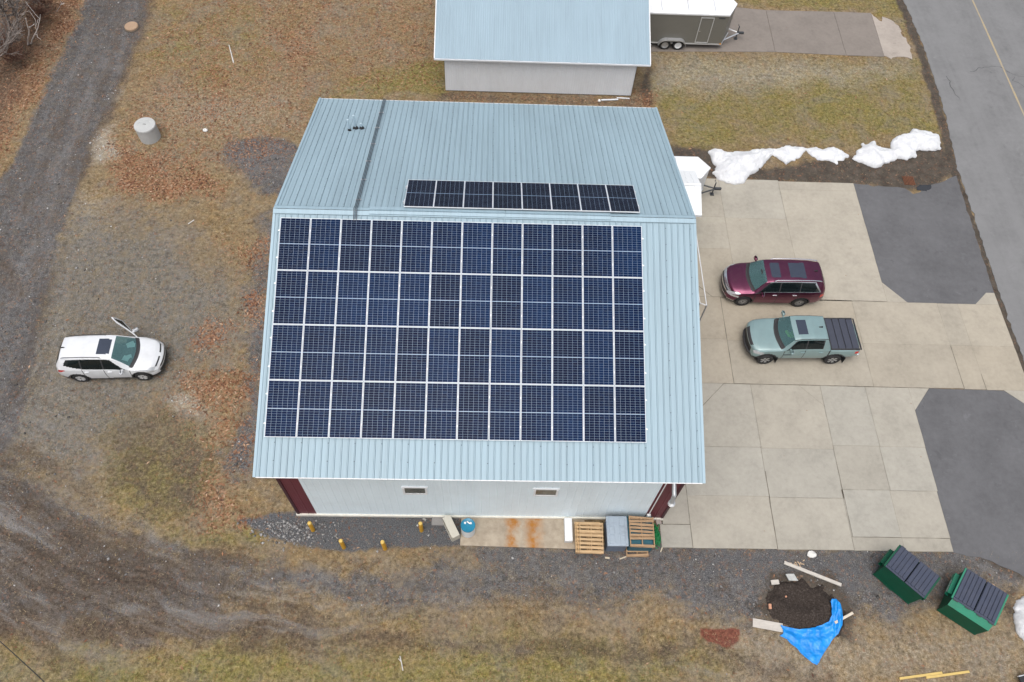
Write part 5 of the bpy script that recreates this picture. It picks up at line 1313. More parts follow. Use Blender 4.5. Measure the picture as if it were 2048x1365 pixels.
# teal bins under the other pallet
M_teal = pmat('teal_plastic_crate', (.018, .105, .145), .5, var=.2, scale=4)
tb = thing('bulk_bin', 'teal plastic bulk bin mostly hidden under a slatted pallet by the maroon corner', 'bin', (14.30, -9.02, 0.0))
mb = MB(); mb.bbox((0, 0, .42), (1.0, 1.22, .72), .03)
for sx in (-.34, 0, .34): mb.box((sx, 0, .03), (.16, 1.15, .10))
mb.build('tub', M_teal, tb)
mb = MB(); mb.box((0, .60, .80), (1.06, .05, .08)); mb.box((0, -.60, .80), (1.06, .05, .08)); mb.box((.51, 0, .80), (.05, 1.2, .08)); mb.box((-.51, 0, .80), (.05, 1.2, .08)); mb.build('rim', M_teal, tb)
pallet('weathered wooden pallet with wide gaps lying on the teal bin', 14.32, -9.06, .845, -.025, M_pine2, 1.02, 1.25, (1,), 9, warp=.03)
pallet('broken wooden pallet under the near end of the teal bin', 14.22, -9.30, .02, .01, M_pine2, .92, 1.1, (2, 5), 7, warp=.05)
# green netting bundle
mb = MB()
for i in range(46):
    a = rng.uniform(0, 6.28); x0 = 14.98+rng.normal(0, .07); y0 = -8.75+rng.normal(0, .10); pts = []
    for t in range(5): pts.append((x0+.12*math.sin(a+t*1.1)+.01*t, y0-.16*t+rng.normal(0, .03)+.1, .06+.30*abs(math.sin(a*2+t*.8))*(1-.15*t)))
    mb.tube(pts, .018, 5)
o = mb.build('hose_bundle', pmat('green_plastic', (.006, .17, .045), .4, var=.3, scale=9), None, True); tag(o, 'tangled bright green hose beside the pallets at the maroon corner', 'hose')
o = MB().bbox((15.24, -8.36, .07), (.22, .22, .14), .01, .1).build('concrete_block', pmat('pinkish_block', (.36, .31, .28), .9)); tag(o, 'small pinkish concrete block at the maroon corner of the warehouse', 'block')

# dumpsters
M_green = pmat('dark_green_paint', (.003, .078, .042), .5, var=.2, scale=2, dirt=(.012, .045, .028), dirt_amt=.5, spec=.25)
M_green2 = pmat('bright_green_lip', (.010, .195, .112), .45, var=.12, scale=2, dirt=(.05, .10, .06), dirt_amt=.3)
M_lidd = pmat('slate_plastic_lid', (.034, .044, .076), .5, var=.15, scale=3, dirt=(.09, .09, .10), dirt_amt=.25)
def dumpster(lab, nl, nr, fl, zf, zb, lip, slope_in):
    """nl, nr: near long edge of the lid; fl: far end of the lid at nl"""
    a = np.array(nl); b = np.array(nr); c = np.array(fl); L = np.linalg.norm(b-a); t = (b-a)/L; n_ = np.array([-t[1], t[0]]); Wd_ = abs((c-a)@n_)
    root = thing('dumpster', lab, 'dumpster', ((a+b)/2).tolist()+[0], math.atan2(t[1], t[0]))
    h = L/2
    mb = MB()                                  # local: x along the near edge, y away from it
    yb = -lip
    V = [(-h+.04, yb+slope_in*.0, .12), (h-.04, yb, .12), (h-.04, Wd_-.06, .12), (-h+.04, Wd_-.06, .12),
         (-h, yb-.0, zf-lip*.9 if lip else zf-.03), (h, yb, zf-lip*.9 if lip else zf-.03), (h, Wd_-.02, zb-.03), (-h, Wd_-.02, zb-.03), (-h, 0, zf-.03), (h, 0, zf-.03)]
    if lip: mb.add(V, [(0, 1, 5, 4), (2, 3, 7, 6), (1, 2, 6, 9, 5), (3, 0, 4, 8, 7), (3, 2, 1, 0)])
    else: mb.add(V[:8], [(0, 1, 5, 4), (2, 3, 7, 6), (1, 2, 6, 5), (3, 0, 4, 7), (3, 2, 1, 0)])
    mb.box((0, yb+.02, .09), (2*h-.06, .06, .08)); mb.box((0, Wd_-.1, .09), (2*h-.06, .06, .08))
    if not lip: mb.tube([(-.35, -.05, .12), (-.30, -.06, .10), (.05, -.06, .10)], .012, 6)
    mb.build('body', M_green, root)
    if lip:
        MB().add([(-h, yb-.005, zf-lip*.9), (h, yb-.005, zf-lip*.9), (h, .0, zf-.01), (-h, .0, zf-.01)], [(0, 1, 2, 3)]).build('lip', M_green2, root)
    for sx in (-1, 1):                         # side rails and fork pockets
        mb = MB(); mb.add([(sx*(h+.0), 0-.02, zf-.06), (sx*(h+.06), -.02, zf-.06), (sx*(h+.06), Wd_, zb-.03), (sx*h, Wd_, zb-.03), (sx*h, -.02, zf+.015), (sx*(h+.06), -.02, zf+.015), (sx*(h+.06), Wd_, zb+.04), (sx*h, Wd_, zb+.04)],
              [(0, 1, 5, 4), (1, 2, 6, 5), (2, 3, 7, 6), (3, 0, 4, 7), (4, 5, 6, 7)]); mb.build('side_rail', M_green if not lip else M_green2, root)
        mb = MB(); y0 = Wd_*.18; y1 = Wd_*.86
        mb.add([(sx*h, y0, .62), (sx*(h+.16), y0, .66), (sx*(h+.16), y0, .90), (sx*h, y0, .92), (sx*h, y1, .62), (sx*(h+.16), y1, .66), (sx*(h+.16), y1, .90), (sx*h, y1, .92)],
               [(0, 4, 5, 1), (1, 5, 6, 2), (2, 6, 7, 3)]); 
        mb.build('fork_pocket', M_green if not lip else M_green2, root)
    if lip:
        mb = MB()
        for i in range(7): mb.box((-h-.163, Wd_*.25+i*.085, .78), (.004, .045, .09 if i % 2 else .06))
        mb.build('stencil_mark', M_white, root)
    for k_, (x0, x1) in enumerate(((-h+.005, -.02), (.02, h-.005))):     # two ribbed lids
        mb = MB(); nr_ = 5; wl_ = (x1-x0)/nr_; zfun = lambda y: zf+(zb-zf)*y/Wd_
        def slab_(xa, xb, ya, yb_, z0_, z1_):
            vs = [(x, y, zfun(y)+z) for z in (z0_, z1_) for x, y in ((xa, ya), (xb, ya), (xb, yb_), (xa, yb_))]
            mb.add(vs, [(3, 2, 1, 0), (4, 5, 6, 7), (0, 1, 5, 4), (1, 2, 6, 5), (2, 3, 7, 6), (3, 0, 4, 7)])
        slab_(x0, x1, -.03, Wd_+.02, .0, .025)
        for i in range(nr_): slab_(x0+wl_*i+.018, x0+wl_*(i+1)-.018, .05, Wd_-.03, .026, .062)
        mb.build('lid', M_lidd, root)
    for i in range(4):
        x = -h*.85+i*h*.57; mb = MB()
        mb.box((x, (-.05 if lip else Wd_+.03), (zf if lip else zb)+.01), (.18, .03, .03)); mb.build('hinge', M_dark, root)
    return root
dumpster('green dumpster with a plain dark front, standing nearest the concrete', G(1771, 1132, 1.30), G(1848, 1196, 1.30), G(1795, 1087, 1.34), 1.30, 1.34, 0.0, 0)
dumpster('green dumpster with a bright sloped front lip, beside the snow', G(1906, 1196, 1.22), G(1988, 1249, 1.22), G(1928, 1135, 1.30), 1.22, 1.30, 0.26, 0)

# concrete tank ring, round lid by the lane, storm grate
M_tank = pmat('pale_cast_concrete', (.44, .45, .44), .85, var=.1, scale=3, bump=.2)
tk = thing('concrete_tank', 'round pale concrete tank with a lid standing in the leaves', 'tank', (-10.92, 13.05, 0))
MB().lathe([(.55, -.1), (.55, .78), (.53, .80)], (0, 0, 0), 40).build('ring', M_tank, tk, True)
mb = MB(); mb.lathe([(.565, .80), (.57, .90), (.55, .93), (.34, .935), (.33, .925), (.30, .935), (.001, .94)], (0, 0, 0), 40); mb.build('lid', M_tank, tk, True)
MB().tube([(-.08, 0, .93), (-.06, 0, .97), (.06, 0, .97), (.08, 0, .93)], .012, 6).build('handle', M_dark, tk, True)
mh = thing('manhole_cover', 'round tan concrete lid beside the gravel lane', 'manhole', (*G(264, 56), 0))
MB().lathe([(.40, -.1), (.40, .13), (.37, .16), (.001, .165)], (0, 0, 0), 28).build('lid', pmat('tan_concrete', (.36, .25, .165), .9, var=.15, scale=4, bump=.2), mh, True)
MB().lathe([(.48, -.1), (.46, .05), (.41, .05)], (0, 0, 0), 28).build('collar', pmat('dirty_collar', (.10, .085, .07), .9), mh, True)
gt = thing('storm_drain', 'rusty square storm drain grate in the mud by the dark apron', 'drain', (31.12, 11.28, 0.0))
mb = MB(); 
for i in range(8): mb.box((-.29+i*.083, 0, .030), (.022, .60, .03)); mb.box((0, -.29+i*.083, .034), (.60, .018, .026))
mb.build('grate', pmat('rusty_iron', (.185, .075, .038), .85, var=.3, scale=8), gt); MB().box((0, 0, .012), (.6, .6, .01)).build('pit', pmat('drain_pit', (.01, .01, .01), .9), gt)
# puddle by the drain
o = MB().prism(edgy([(31.4, 10.62), (31.9, 10.55), (32.25, 10.75), (32.3, 11.05), (31.8, 11.0), (31.45, 10.85)], .02, .1), .0, .029, bottom=False).build('puddle', pmat('wet_asphalt', (.035, .037, .04), .08, spec=.6)); struct(o)

# ------------------------------------------------------------------ height-field heaps: snow, soil, tarp
def heap(name, poly, mat, hfun, step=0.05, z0=0.0, soft=True, seed=1, world_poly=None, wob=0.05, shell=0.0):
    P = np.array(world_poly if world_poly is not None else GP(poly)); lo = P.min(0)-.1; hi = P.max(0)+.1
    xs = np.arange(lo[0], hi[0], step); ys = np.arange(lo[1], hi[1], step); X, Y = np.meshgrid(xs, ys)
    Xw = X+(vnoise(X, Y, 3.0, seed)-.5)*wob*4+(vnoise(X, Y, 9.0, seed+1)-.5)*wob*1.6; Yw = Y+(vnoise(X, Y, 3.0, seed+2)-.5)*wob*4+(vnoise(X, Y, 9.0, seed+3)-.5)*wob*1.6
    D = sdf(P, Xw, Yw); Z = z0+hfun(X, Y, D)
    ny_, nx_ = X.shape; V = np.column_stack([X.ravel(), Y.ravel(), Z.ravel()]); id_ = np.arange(nx_*ny_).reshape(ny_, nx_)
    gy_, gx_ = np.gradient(D, step); gl = np.maximum(gx_**2+gy_**2, .25); out_ = np.clip(-D, 0, step*1.5)
    Xm = X+gx_/gl*out_; Ym = Y+gy_/gl*out_; V[:, 0] = Xm.ravel(); V[:, 1] = Ym.ravel()
    keep = (np.maximum.reduce([D[:-1, :-1], D[1:, 1:], D[:-1, 1:], D[1:, :-1]]) > 0)
    Fq = np.column_stack([id_[:-1, :-1][keep], id_[:-1, 1:][keep], id_[1:, 1:][keep], id_[1:, :-1][keep]])
    used = np.unique(Fq); rem = np.full(len(V), -1); rem[used] = np.arange(len(used))
    o = fast_mesh(name, V[used], rem[Fq], mat, True)
    if shell: solidify(o, shell)
    return o
k = NT('old_snow'); g = k.math('MULTIPLY', k.math('GREATER_THAN', k.noise(5, 7, .78), .63), k.math('GREATER_THAN', k.noise(1.3, 3, .6), .45))
sc_ = k.ramp(k.noise(2.2, 6, .7), [(.36, (.66, .68, .70)), (.62, (.81, .825, .84))])
gz_ = k.n('ShaderNodeSeparateXYZ'); k.put(gz_.inputs[0], k.obj())
thin = k.math('MULTIPLY', k.math('SUBTRACT', k.math('MULTIPLY_ADD', k.noise(6, 5, .7), .09, .075), gz_.outputs[2]), 9.0, clamp=True)
sc_ = k.mix(k.math('MULTIPLY', thin, .55), sc_, (.36, .35, .34))
M_snow = k.fin(k.mix(k.math('MULTIPLY', g, .45), sc_, (.34, .30, .27)), .7, 0, k.bump(k.noise(7, 6, .75), .9, .10), .3)
zc = lambda L: [(1250+x/2.926, 200+y/2.926) for x, y in L]
snow_h = lambda hm, sd_: (lambda X, Y, D: np.clip(np.sqrt(np.clip(D, 0, 2)/1.0), 0, 1)*hm*(.55+.9*fbm(X, Y, 1.3, sd_))+.02+(fbm(X, Y, 5, sd_+5)-.5)*.07*np.clip(D*3, 0, 1))
o = heap('snow_pile', zc([(487, 312), (520, 295), (600, 312), (700, 306), (760, 297), (830, 292), (860, 300), (872, 318), (850, 340), (820, 372), (770, 415), (735, 440), (715, 470), (690, 490), (640, 497), (590, 488), (545, 468), (508, 435), (520, 395), (505, 350)]), M_snow, snow_h(.50, 31), .05, 0.02, seed=31)
tag(o, 'largest wedge of old snow beside the white trailer, reaching onto the concrete', 'snow pile', 'snow piles along the muddy strip')
o = heap('snow_pile', zc([(845, 296), (870, 292), (950, 276), (1020, 278), (1060, 290), (1040, 325), (1000, 352), (960, 370), (937, 385), (915, 362), (890, 340), (862, 325)]), M_snow, snow_h(.36, 41), .05, 0.02, seed=41)
tag(o, 'pointed snow patch joining the largest snow wedge by the white trailer', 'snow pile', 'snow piles along the muddy strip')
o = heap('snow_pile', zc([(1058, 292), (1095, 282), (1150, 292), (1220, 282), (1260, 290), (1305, 326), (1280, 350), (1230, 376), (1195, 360), (1130, 358), (1090, 335)]), M_snow, snow_h(.30, 51), .05, 0.02, seed=51)
tag(o, 'small flat snow patch halfway along the muddy strip', 'snow pile', 'snow piles along the muddy strip')
o = heap('snow_pile', zc([(1318, 345), (1355, 315), (1385, 270), (1450, 238), (1470, 275), (1550, 295), (1550, 250), (1590, 212), (1650, 212), (1690, 176), (1750, 185), (1830, 215), (1848, 260), (1840, 290), (1800, 308), (1740, 300), (1700, 305), (1695, 345), (1650, 352), (1590, 350), (1545, 365), (1500, 395), (1468, 400), (1420, 390), (1390, 375)]), M_snow, snow_h(.48, 61), .05, 0.02, seed=61)
tag(o, 'long two-lobed snow pile nearest the road, above the storm drain', 'snow pile', 'snow piles along the muddy strip')
o = heap('snow_pile', [(2110, 1180), (2048, 1186), (2034, 1200), (2022, 1228), (2024, 1246), (2038, 1274), (2052, 1286), (2110, 1300)], M_snow, snow_h(.6, 71), .06, 0.0, seed=71)
tag(o, 'rounded snow mound on the grass beside the green dumpsters', 'snow pile')

k = NT('dark_topsoil'); t_ = k.noise(16, 5, .75); lt = k.ramp(k.noise(2.6, 7, .75, None, .8), [(.60, (0, 0, 0)), (.72, (1, 1, 1))])
M_soil = k.fin(k.mix(k.math('MULTIPLY', lt, .18), k.ramp(t_, [(.32, (.018, .014, .012)), (.55, (.050, .040, .034)), (.72, (.12, .10, .085))]), (.30, .27, .25)), .95, 0, k.bump(t_, .6, .05), .15)
def soil_h(X, Y, D):
    cx0, cy0 = 20.75, -11.45
    r = np.sqrt(((X-cx0)/.95)**2+((Y-cy0)/.62)**2)
    ring = .13*np.exp(-((r-1.05)/.42)**2); ring = ring*(1+.35*np.clip((cy0-Y)/1.0, -1, 1))
    return np.clip(D/.35, 0, 1)*(.06+ring+.12*np.clip((X-21.3)*.8, 0, 1))+(fbm(X, Y, 4, 91)-.5)*.09*np.clip(D*4, 0, 1)-np.clip(-D, 0, .1)*.6
o = heap('soil_pile', [(1535, 1200), (1538, 1183), (1546, 1172), (1556, 1160), (1566, 1158), (1580, 1162), (1600, 1160), (1625, 1168), (1650, 1170), (1652, 1186), (1668, 1192), (1686, 1215), (1690, 1240), (1692, 1262), (1680, 1274), (1660, 1268), (1640, 1262), (1610, 1262), (1580, 1258), (1556, 1248), (1545, 1230), (1534, 1215)], M_soil, soil_h, .04, 0.0, seed=91, wob=.085)
tag(o, 'dark soil pile hollowed in the middle, partly covered by a blue tarp', 'soil pile')
k = NT('blue_tarp'); M_tarp = k.fin(k.ramp(k.noise(2.5, 4, .6), [(.35, (.0, .19, .58)), (.65, (.006, .27, .74))]), .38, 0, k.bump(k.noise(7, 4, .6, k.scaled((1, 2.2, 1))), .25, .05), .5)
def tarp_h(X, Y, D):
    u = (X-20.0)*.55+(Y+12.4)*.9
    base = soil_h(X, Y, np.full(X.shape, .5))*np.clip(1.25-np.clip((-12.55-Y)/.55, 0, 1.25), 0, 1)
    ridge = np.exp(-((X-22.05)/.22)**2)*np.clip((Y+13.0)/1.0, 0, 1)*.16
    vv = (Y+12.45)-.32*(X-20.9)**2+.25*(fbm(X, Y, 1.1, 14)-.5); wr = .05*np.sin(15*vv)*np.clip(1-(-12.55-Y)/.75, .08, 1)*np.clip((22.0-X)/.3, 0, 1)+.045*np.sin(26*(X-.25*Y))*np.clip((X-21.75)/.2, 0, 1)
    wr2 = .11*(fbm(X, Y, 3.2, 15)-.5)+.05*(np.abs(fbm(X, Y, 2.0, 16)-.5)*-2)
    return np.maximum(base+ridge+.05+(wr+wr2)*np.clip(D*6+.25, 0, 1), .02)
zt = lambda L: [(1480+x/5.933, 1100+y/5.688) for x, y in L]
o = heap('tarp', zt([(470, 860), (560, 890), (700, 912), (850, 892), (960, 858), (1030, 830), (1062, 760), (1055, 680), (1030, 610), (1040, 578), (1090, 582), (1150, 620), (1185, 700), (1195, 790), (1185, 870), (1150, 960), (1085, 1040), (1030, 1110), (980, 1200), (905, 1312), (850, 1290), (700, 1160), (600, 1070), (550, 1020), (455, 975), (500, 960), (505, 930)]), M_tarp, tarp_h, .03, 0.02, seed=14, wob=.012, shell=.006)
tag(o, 'bright blue plastic tarp draped over the edge of the dark soil pile', 'tarp')

# boards, blocks and stones round the soil pile
M_grey_board = pmat('grey_weathered_timber', (.50, .47, .42), .85, var=.15, scale=3, stretch=(1, 6, 6), dirt=(.2, .18, .16), dirt_amt=.35)
def board(a, b, w_, th, z, mat, lab, name='plank', cat='plank', grp=None):
    a, b = np.array(a), np.array(b); L = np.linalg.norm(b-a)
    o = MB().bbox((0, 0, 0), (L, w_, th), .004).build(name, mat); o.location = (*((a+b)/2), z); o.rotation_euler = (0, 0, math.atan2(b[1]-a[1], b[0]-a[0])); return tag(o, lab, cat, grp)
board(G(1567, 1126.5), G(1681, 1171.5), .14, .06, .08, M_grey_board, 'long whitish plank lying on the gravel behind the soil pile')
board(G(1506, 1245, .1), G(1566, 1256, .1), .34, .04, .06, M_grey_board, 'wide short grey board holding down the tarp at the soil pile')
board(G(1670, 1246, .25), G(1706, 1226, .25), .10, .04, .24, pmat('pale_lath', (.58, .52, .42), .8), 'short pale plank lying across the blue tarp')
o = MB().bbox((0, 0, 0), (.33, .19, .05), .01, .1).build('paver', M_grey_board); o.location = (20.05+.02, -10.93, .11); tag(o, 'small white slab on the far-side edge of the soil pile, near the wider stone', 'slab')
o.location = (*G(1548.5, 1166), .10)
mb = MB().prism([(-.22, .14), (.12, .15), (.25, -.13), (-.13, -.12)], 0, .06); o = mb.build('stone_slab', pmat('mottled_stone', (.42, .43, .41), .9, var=.25, scale=9)); o.location = (*G(1581, 1157), .08); tag(o, 'angular pale stone slab on the back edge of the soil pile', 'stone')
o = MB().bbox((0, 0, 0), (.20, .11, .08), .006, 1.5).build('brick', pmat('salmon_brick', (.52, .27, .17), .85, var=.12, scale=9)); o.location = (*G(1539, 1214), .06); tag(o, 'salmon coloured brick at the side of the dark soil pile', 'brick')
o = MB().bbox((0, 0, 0), (.07, .07, .05), .01, .5).build('brick_fragment', bpy.data.materials['salmon_brick']); o.location = (*G(1570, 1195), .12); tag(o, 'tiny orange brick fragment inside the hollow of the soil pile', 'fragment')
def rock(x, y, z, r, mat, lab, seed=0):
    r_ = np.random.default_rng(seed); mb = MB(); prof = []
    n, m = 9, 6; vs = []
    for i in range(m+1):
        for j in range(n):
            a = math.pi*i/m; b = 2*math.pi*j/n; q = r*(1+r_.normal(0, .10)); vs.append((q*math.sin(a)*math.cos(b)*1.15, q*math.sin(a)*math.sin(b)*.9, q*math.cos(a)*.6))
    mb.add(vs, [(i*n+j, (i+1)*n+j, (i+1)*n+(j+1) % n, i*n+(j+1) % n) for i in range(m) for j in range(n)])
    o = mb.build('rock', mat); o.location = (x, y, z); return tag(o, lab, 'rock')
M_rock = pmat('white_rock', (.66, .66, .63), .9, var=.08, scale=9)
rock(*G(1622, 1110), .08, .17, M_rock, 'white rock on the gravel between the concrete edge and the long plank', 3)
rock(*G(411, 262), .05, .13, M_rock, 'white rock among the leaves between the concrete tank and the warehouse roof', 4)
rock(*G(1984, 1172), .04, .10, pmat('tan_rock', (.40, .29, .2), .9), 'tan stone on the ground behind the dumpster with the bright lip', 5)
for px, lab in (((1592, 1129), 'small tan wood chip beside the middle of the long plank'),):
    mb = MB()
    for i in range(14):
        x, y = G(px[0]+rng.normal(0, 6), px[1]+rng.normal(0, 4)); mb.box((x, y, .02), (.09, .03, .015), rng.uniform(0, 3))
    o = mb.build('wood_chips', pmat('fresh_chips', (.58, .42, .26), .8)); tag(o, 'scatter of tan wood chips on the gravel behind the long plank', 'wood chips', None, 'stuff')
# yellow lumber, stick, shards of timber
M_lumber = pmat('yellow_lumber', (.58, .42, .14), .7, var=.12)
board(G(1798, 1358), G(1883, 1346), .09, .05, .04, M_lumber, 'yellow timber strip lying on the grass, its end further from the snow mound')
board(G(1851, 1356), G(1937, 1344), .09, .05, .05, M_lumber, 'yellow timber strip on the grass overlapping another, nearer the snow mound')
board(G(1366-5, 1052+68), G(1366+20, 1052+52), .03, .02, .03, M_lumber, 'thin pale lath lying on the gravel at a slant near the bulk bin') if False else None
board(G(1239, 1119), G(1260, 1111), .045, .03, .03, pmat('pale_lath_two', (.55, .48, .36), .8), 'thin pale lath lying on the gravel in front of the bulk bin', 'lath', 'lath')
board(G(1321, 1105), G(1324, 1096), .045, .03, .03, bpy.data.materials['pale_lath_two'], 'short pale lath by the concrete edge near the green hose', 'lath', 'lath')
board(G(1210, 1116), G(1219, 1117), .07, .03, .03, bpy.data.materials['pale_lath_two'], 'short splintered board on the gravel before the pallet stack', 'lath', 'lath')
st = MB().tube([(*G(458.5, 92), .05), (*G(463, 109), .03), (*G(467.5, 127), .04)], [.025, .03, .035], 7).build('stick', pmat('bleached_stick', (.62, .60, .57), .8), None, True); tag(st, 'bleached white stick lying in the brown leaf-strewn field', 'stick')
st = MB().tube([(*G(377, 449), .03), (*G(389, 441), .04)], .022, 6).build('stick', bpy.data.materials['bleached_stick'], None, True); tag(st, 'short pale stick on the bare ground beside the warehouse', 'stick')
st = MB().tube([(*G(800, 1313), .03), (*G(803, 1325), .05), (*G(806, 1342), .03)], .018, 6).tube([(*G(803, 1325), .05), (*G(797, 1318), .06)], .012, 5).build('stick', bpy.data.materials['bleached_stick'], None, True); tag(st, 'forked white twig on the dead grass in front of the warehouse', 'stick')
# overhead cable crossing the corner of the yard
A = np.array(G(-30, 1255, 6.0)); B = np.array(G(130, 1402, 6.0)); pts = []
for t in np.linspace(-.6, 1.6, 25): p = A+(B-A)*t; pts.append((p[0], p[1], 6.0+.10*(2*t-1)**2))
o = MB().tube(pts, .014, 6).build('overhead_cable', M_rubber, None, True); tag(o, 'black overhead cable crossing above the brown grass', 'cable')
# object entering the frame at the corner: end of an open trailer ramp
rp = thing('trailer_ramp', 'pale edged black ramp lying on the grass beyond the yellow timber', 'ramp', (29.4, -14.45, 0), .2)
MB().bbox((0, 0, .30), (1.4, .34, .06), .01).build('deck', M_rubber, rp); MB().box((0, .185, .31), (1.42, .035, .11)).build('edge', M_alu, rp); MB().box((0, -.30, .28), (1.3, .16, .05)).build('edge', M_alu, rp)
MB().box((-.2, 0, .14), (.08, .3, .28)).build('leg', M_dark, rp)

# ------------------------------------------------------------------ bare trees at the wood's edge
M_birch = pmat('birch_bark', (.66, .62, .58), .8, var=.15, scale=6, stretch=(1, 1, 4))
M_bark = pmat('grey_bark', (.20, .175, .155), .9, var=.3, scale=6)
M_twig = pmat('grey_twigs', (.235, .205, .185), .9, var=.25)
def bare_tree(b, top, h, r0, seed, mat, lab, stems=1, dens=1.0):
    x, y = G(*b); tx, ty = G(*top, h); lean = ((tx-x)/h, (ty-y)/h)
    r_ = random.Random(seed); root = thing('bare_tree', lab, 'tree', (x, y, 0), 0, 'bare trees at the edge of the wood')
    tips = []; mb = MB()
    for s_ in range(stems):
        p = Vector((r_.uniform(-.05, .05)+.12*s_, .04*s_, -.1)); d = Vector((lean[0]+r_.uniform(-.04, .04)+.22*s_, lean[1], 1)).normalized(); pts = [p.copy()]; rs = [r0*(1-.25*s_)]; hh = h*(1-.28*s_)
        n = 9
        for i in range(n):
            d = (d+Vector((r_.gauss(0, .07), r_.gauss(0, .07), .05))).normalized(); p = p+d*hh/n; pts.append(p.copy()); rs.append(r0*(1-.25*s_)*(1-.7*(i+1)/n))
            if i >= 2: tips.append((p.copy(), d.copy(), rs[-1]))
        mb.tube(pts, rs, 7)
    mb.build('trunk', mat, root, True)
    br = MB()
    def grow(p, d, r, L, lev):
        pts = [p.copy()]; q = p.copy(); n = 4
        for i in range(n):
            d = (d+Vector((r_.gauss(0, .14), r_.gauss(0, .14), .03))).normalized(); q = q+d*L/n; pts.append(q.copy())
            if lev < 2 and r_.random() < .75*dens: grow(q, (d+Vector((r_.gauss(0, .55), r_.gauss(0, .55), r_.gauss(.1, .3)))).normalized(), r*.6, L*.55, lev+1)
        br.tube(pts, [max(.011, r*(1-.6*i/n)) for i in range(n+1)], 4, cap=False)
    for p, d, r in (tips if dens > .3 else tips[4::4]):
        for c in range(3 if dens > .6 else 1):
            a = r_.uniform(0, 6.28); grow(p, (d*.55+Vector((math.cos(a), math.sin(a), .15))*.8).normalized(), max(r*.6, .012), h*r_.uniform(.22, .40), 0)
    br.build('branches', M_twig if mat is M_bark else mat, root, True)
bare_tree((54, 88), (64, -6), 4.6, .060, 5, M_birch, 'two-stemmed white birch sapling nearest the gravel lane', 2, .2)
bare_tree((36, 50), (18, -30), 5.5, .085, 12, M_bark, 'grey bare tree just behind the white birch sapling', 1, .9)
bare_tree((21, 48), (-8, -20), 5.0, .085, 21, M_bark, 'grey bare tree nearest the corner of the wood', 1, 1.0)
bare_tree((-30, 74), (40, 40), 4.5, .07, 33, M_birch, 'pale bare tree leaning out of the wood over the leaves', 1, 1.0)
bare_tree((18, 12), (10, -70), 5.0, .07, 47, M_bark, 'thin grey bare tree behind the others near the wood corner', 1, 1.0)
bare_tree((-35, 130), (30, 90), 4.0, .06, 52, M_bark, 'low grey bare tree reaching over the leaf litter', 1, 1.0)
bare_tree((8, 100), (2, 40), 3.0, .04, 71, M_bark, 'short twiggy bare shrub in the dark leaves below the birch', 2, 1.0)
bare_tree((-60, 60), (-20, 10), 5.5, .08, 81, M_bark, 'grey bare tree furthest into the wood, only its twigs reaching the leaves', 1, 1.0)
bare_tree((26, 30), (30, -60), 4.5, .06, 91, M_bark, 'slim grey bare tree between the birch sapling and the wood', 1, 1.0)
bare_tree((62, 20), (66, -40), 3.2, .035, 95, M_bark, 'small twiggy bare tree above the birch sapling', 1, .9)
M_twig2 = pmat('reddish_twigs', (.16, .085, .06), .9, var=.3)
for b_, t_, sd_, lb in (((70, 46), (74, 10), 101, 'reddish-brown bare shrub in the leaves just beside the white birch sapling'), ((88, 14), (92, -20), 103, 'reddish-brown bare shrub at the leaf edge close to the gravel lane'), ((14, 128), (8, 90), 105, 'low reddish-brown bare shrub below the grey trees in the leaf litter')):
    bare_tree(b_, t_, 1.8, .022, sd_, M_twig2, lb, 2, .9)
bare_tree((112, 22), (117, 2), 1.6, .02, 63, M_birch, 'thin bare sapling in the leaves close to the gravel lane', 1, .2)

#@@SCATTER
# ------------------------------------------------------------------ leaf litter, grass, stones
block = [(-0.3, WD+.3, -8.5, 8.4), (15.3, 34.3, -9.5, 11.0), (4.9, 16.3, 17.2, 25), (15, 34.2, 21.3, 26), (33.7, 45, -30, 40), (6.8, 15.3, -9.9, -8.2)]
def scatter(n, wfun):
    x = rng.uniform(-24, 40, n); y = rng.uniform(-16.5, 29, n); ok = np.ones(n, bool)
    for a, b, c, d in block: ok &= ~((x > a) & (x < b) & (y > c) & (y < d))
    p = wfun(x, y); ok &= rng.random(n) < p
    return x[ok], y[ok]
def colored(name, V, Fc, cols, rough, smooth=False, trans=0.0):
    k = NT(name+'_material'); m = k.fin(k.attr('pcol', 'Color'), rough, 0, None, .25)
    o = fast_mesh(name, V, Fc, m); a = o.data.attributes.new('pcol', 'FLOAT_COLOR', 'FACE')
    a.data.foreach_set('color', np.column_stack([cols, np.ones(len(cols))]).astype(np.float32).ravel()); o['kind'] = 'stuff'; return o
# leaves: two bent halves each
def wl(x, y): return np.clip(mat_at('leaf', x, y)*1.2-.22, 0, 1)**1.3*(.25+1.2*np.clip(fbm(x, y, .9, 61)-.3, 0, 1))*(1-.6*mat_at('dirt', x, y))+.0025
x, y = scatter(260000, wl); n = len(x)
a = rng.uniform(0, 2*np.pi, n); L = rng.uniform(.05, .11, n); W2 = L*rng.uniform(.3, .45, n); z = zat(x, y)+rng.uniform(.008, .035, n); curl = rng.uniform(.0, .035, n)
ca_, sa_ = np.cos(a), np.sin(a); tl = rng.normal(0, .25, n)*L
V = np.zeros((n, 4, 3))
for i, (lx, ly, lz) in enumerate(((-1, 0, 0), (0, -1, 1), (1, 0, 0), (0, 1, 1))):
    V[:, i, 0] = x+lx*L*ca_-ly*W2*sa_; V[:, i, 1] = y+lx*L*sa_+ly*W2*ca_; V[:, i, 2] = z+lz*curl+lx*tl*.5
V = V.reshape(-1, 3); b = np.arange(n)*4
Fc = np.concatenate([np.column_stack([b, b+1, b+2]), np.column_stack([b, b+2, b+3])])
pal = np.array([(.25, .125, .072), (.33, .19, .115), (.18, .085, .050), (.40, .27, .18), (.11, .055, .038), (.29, .15, .085)])
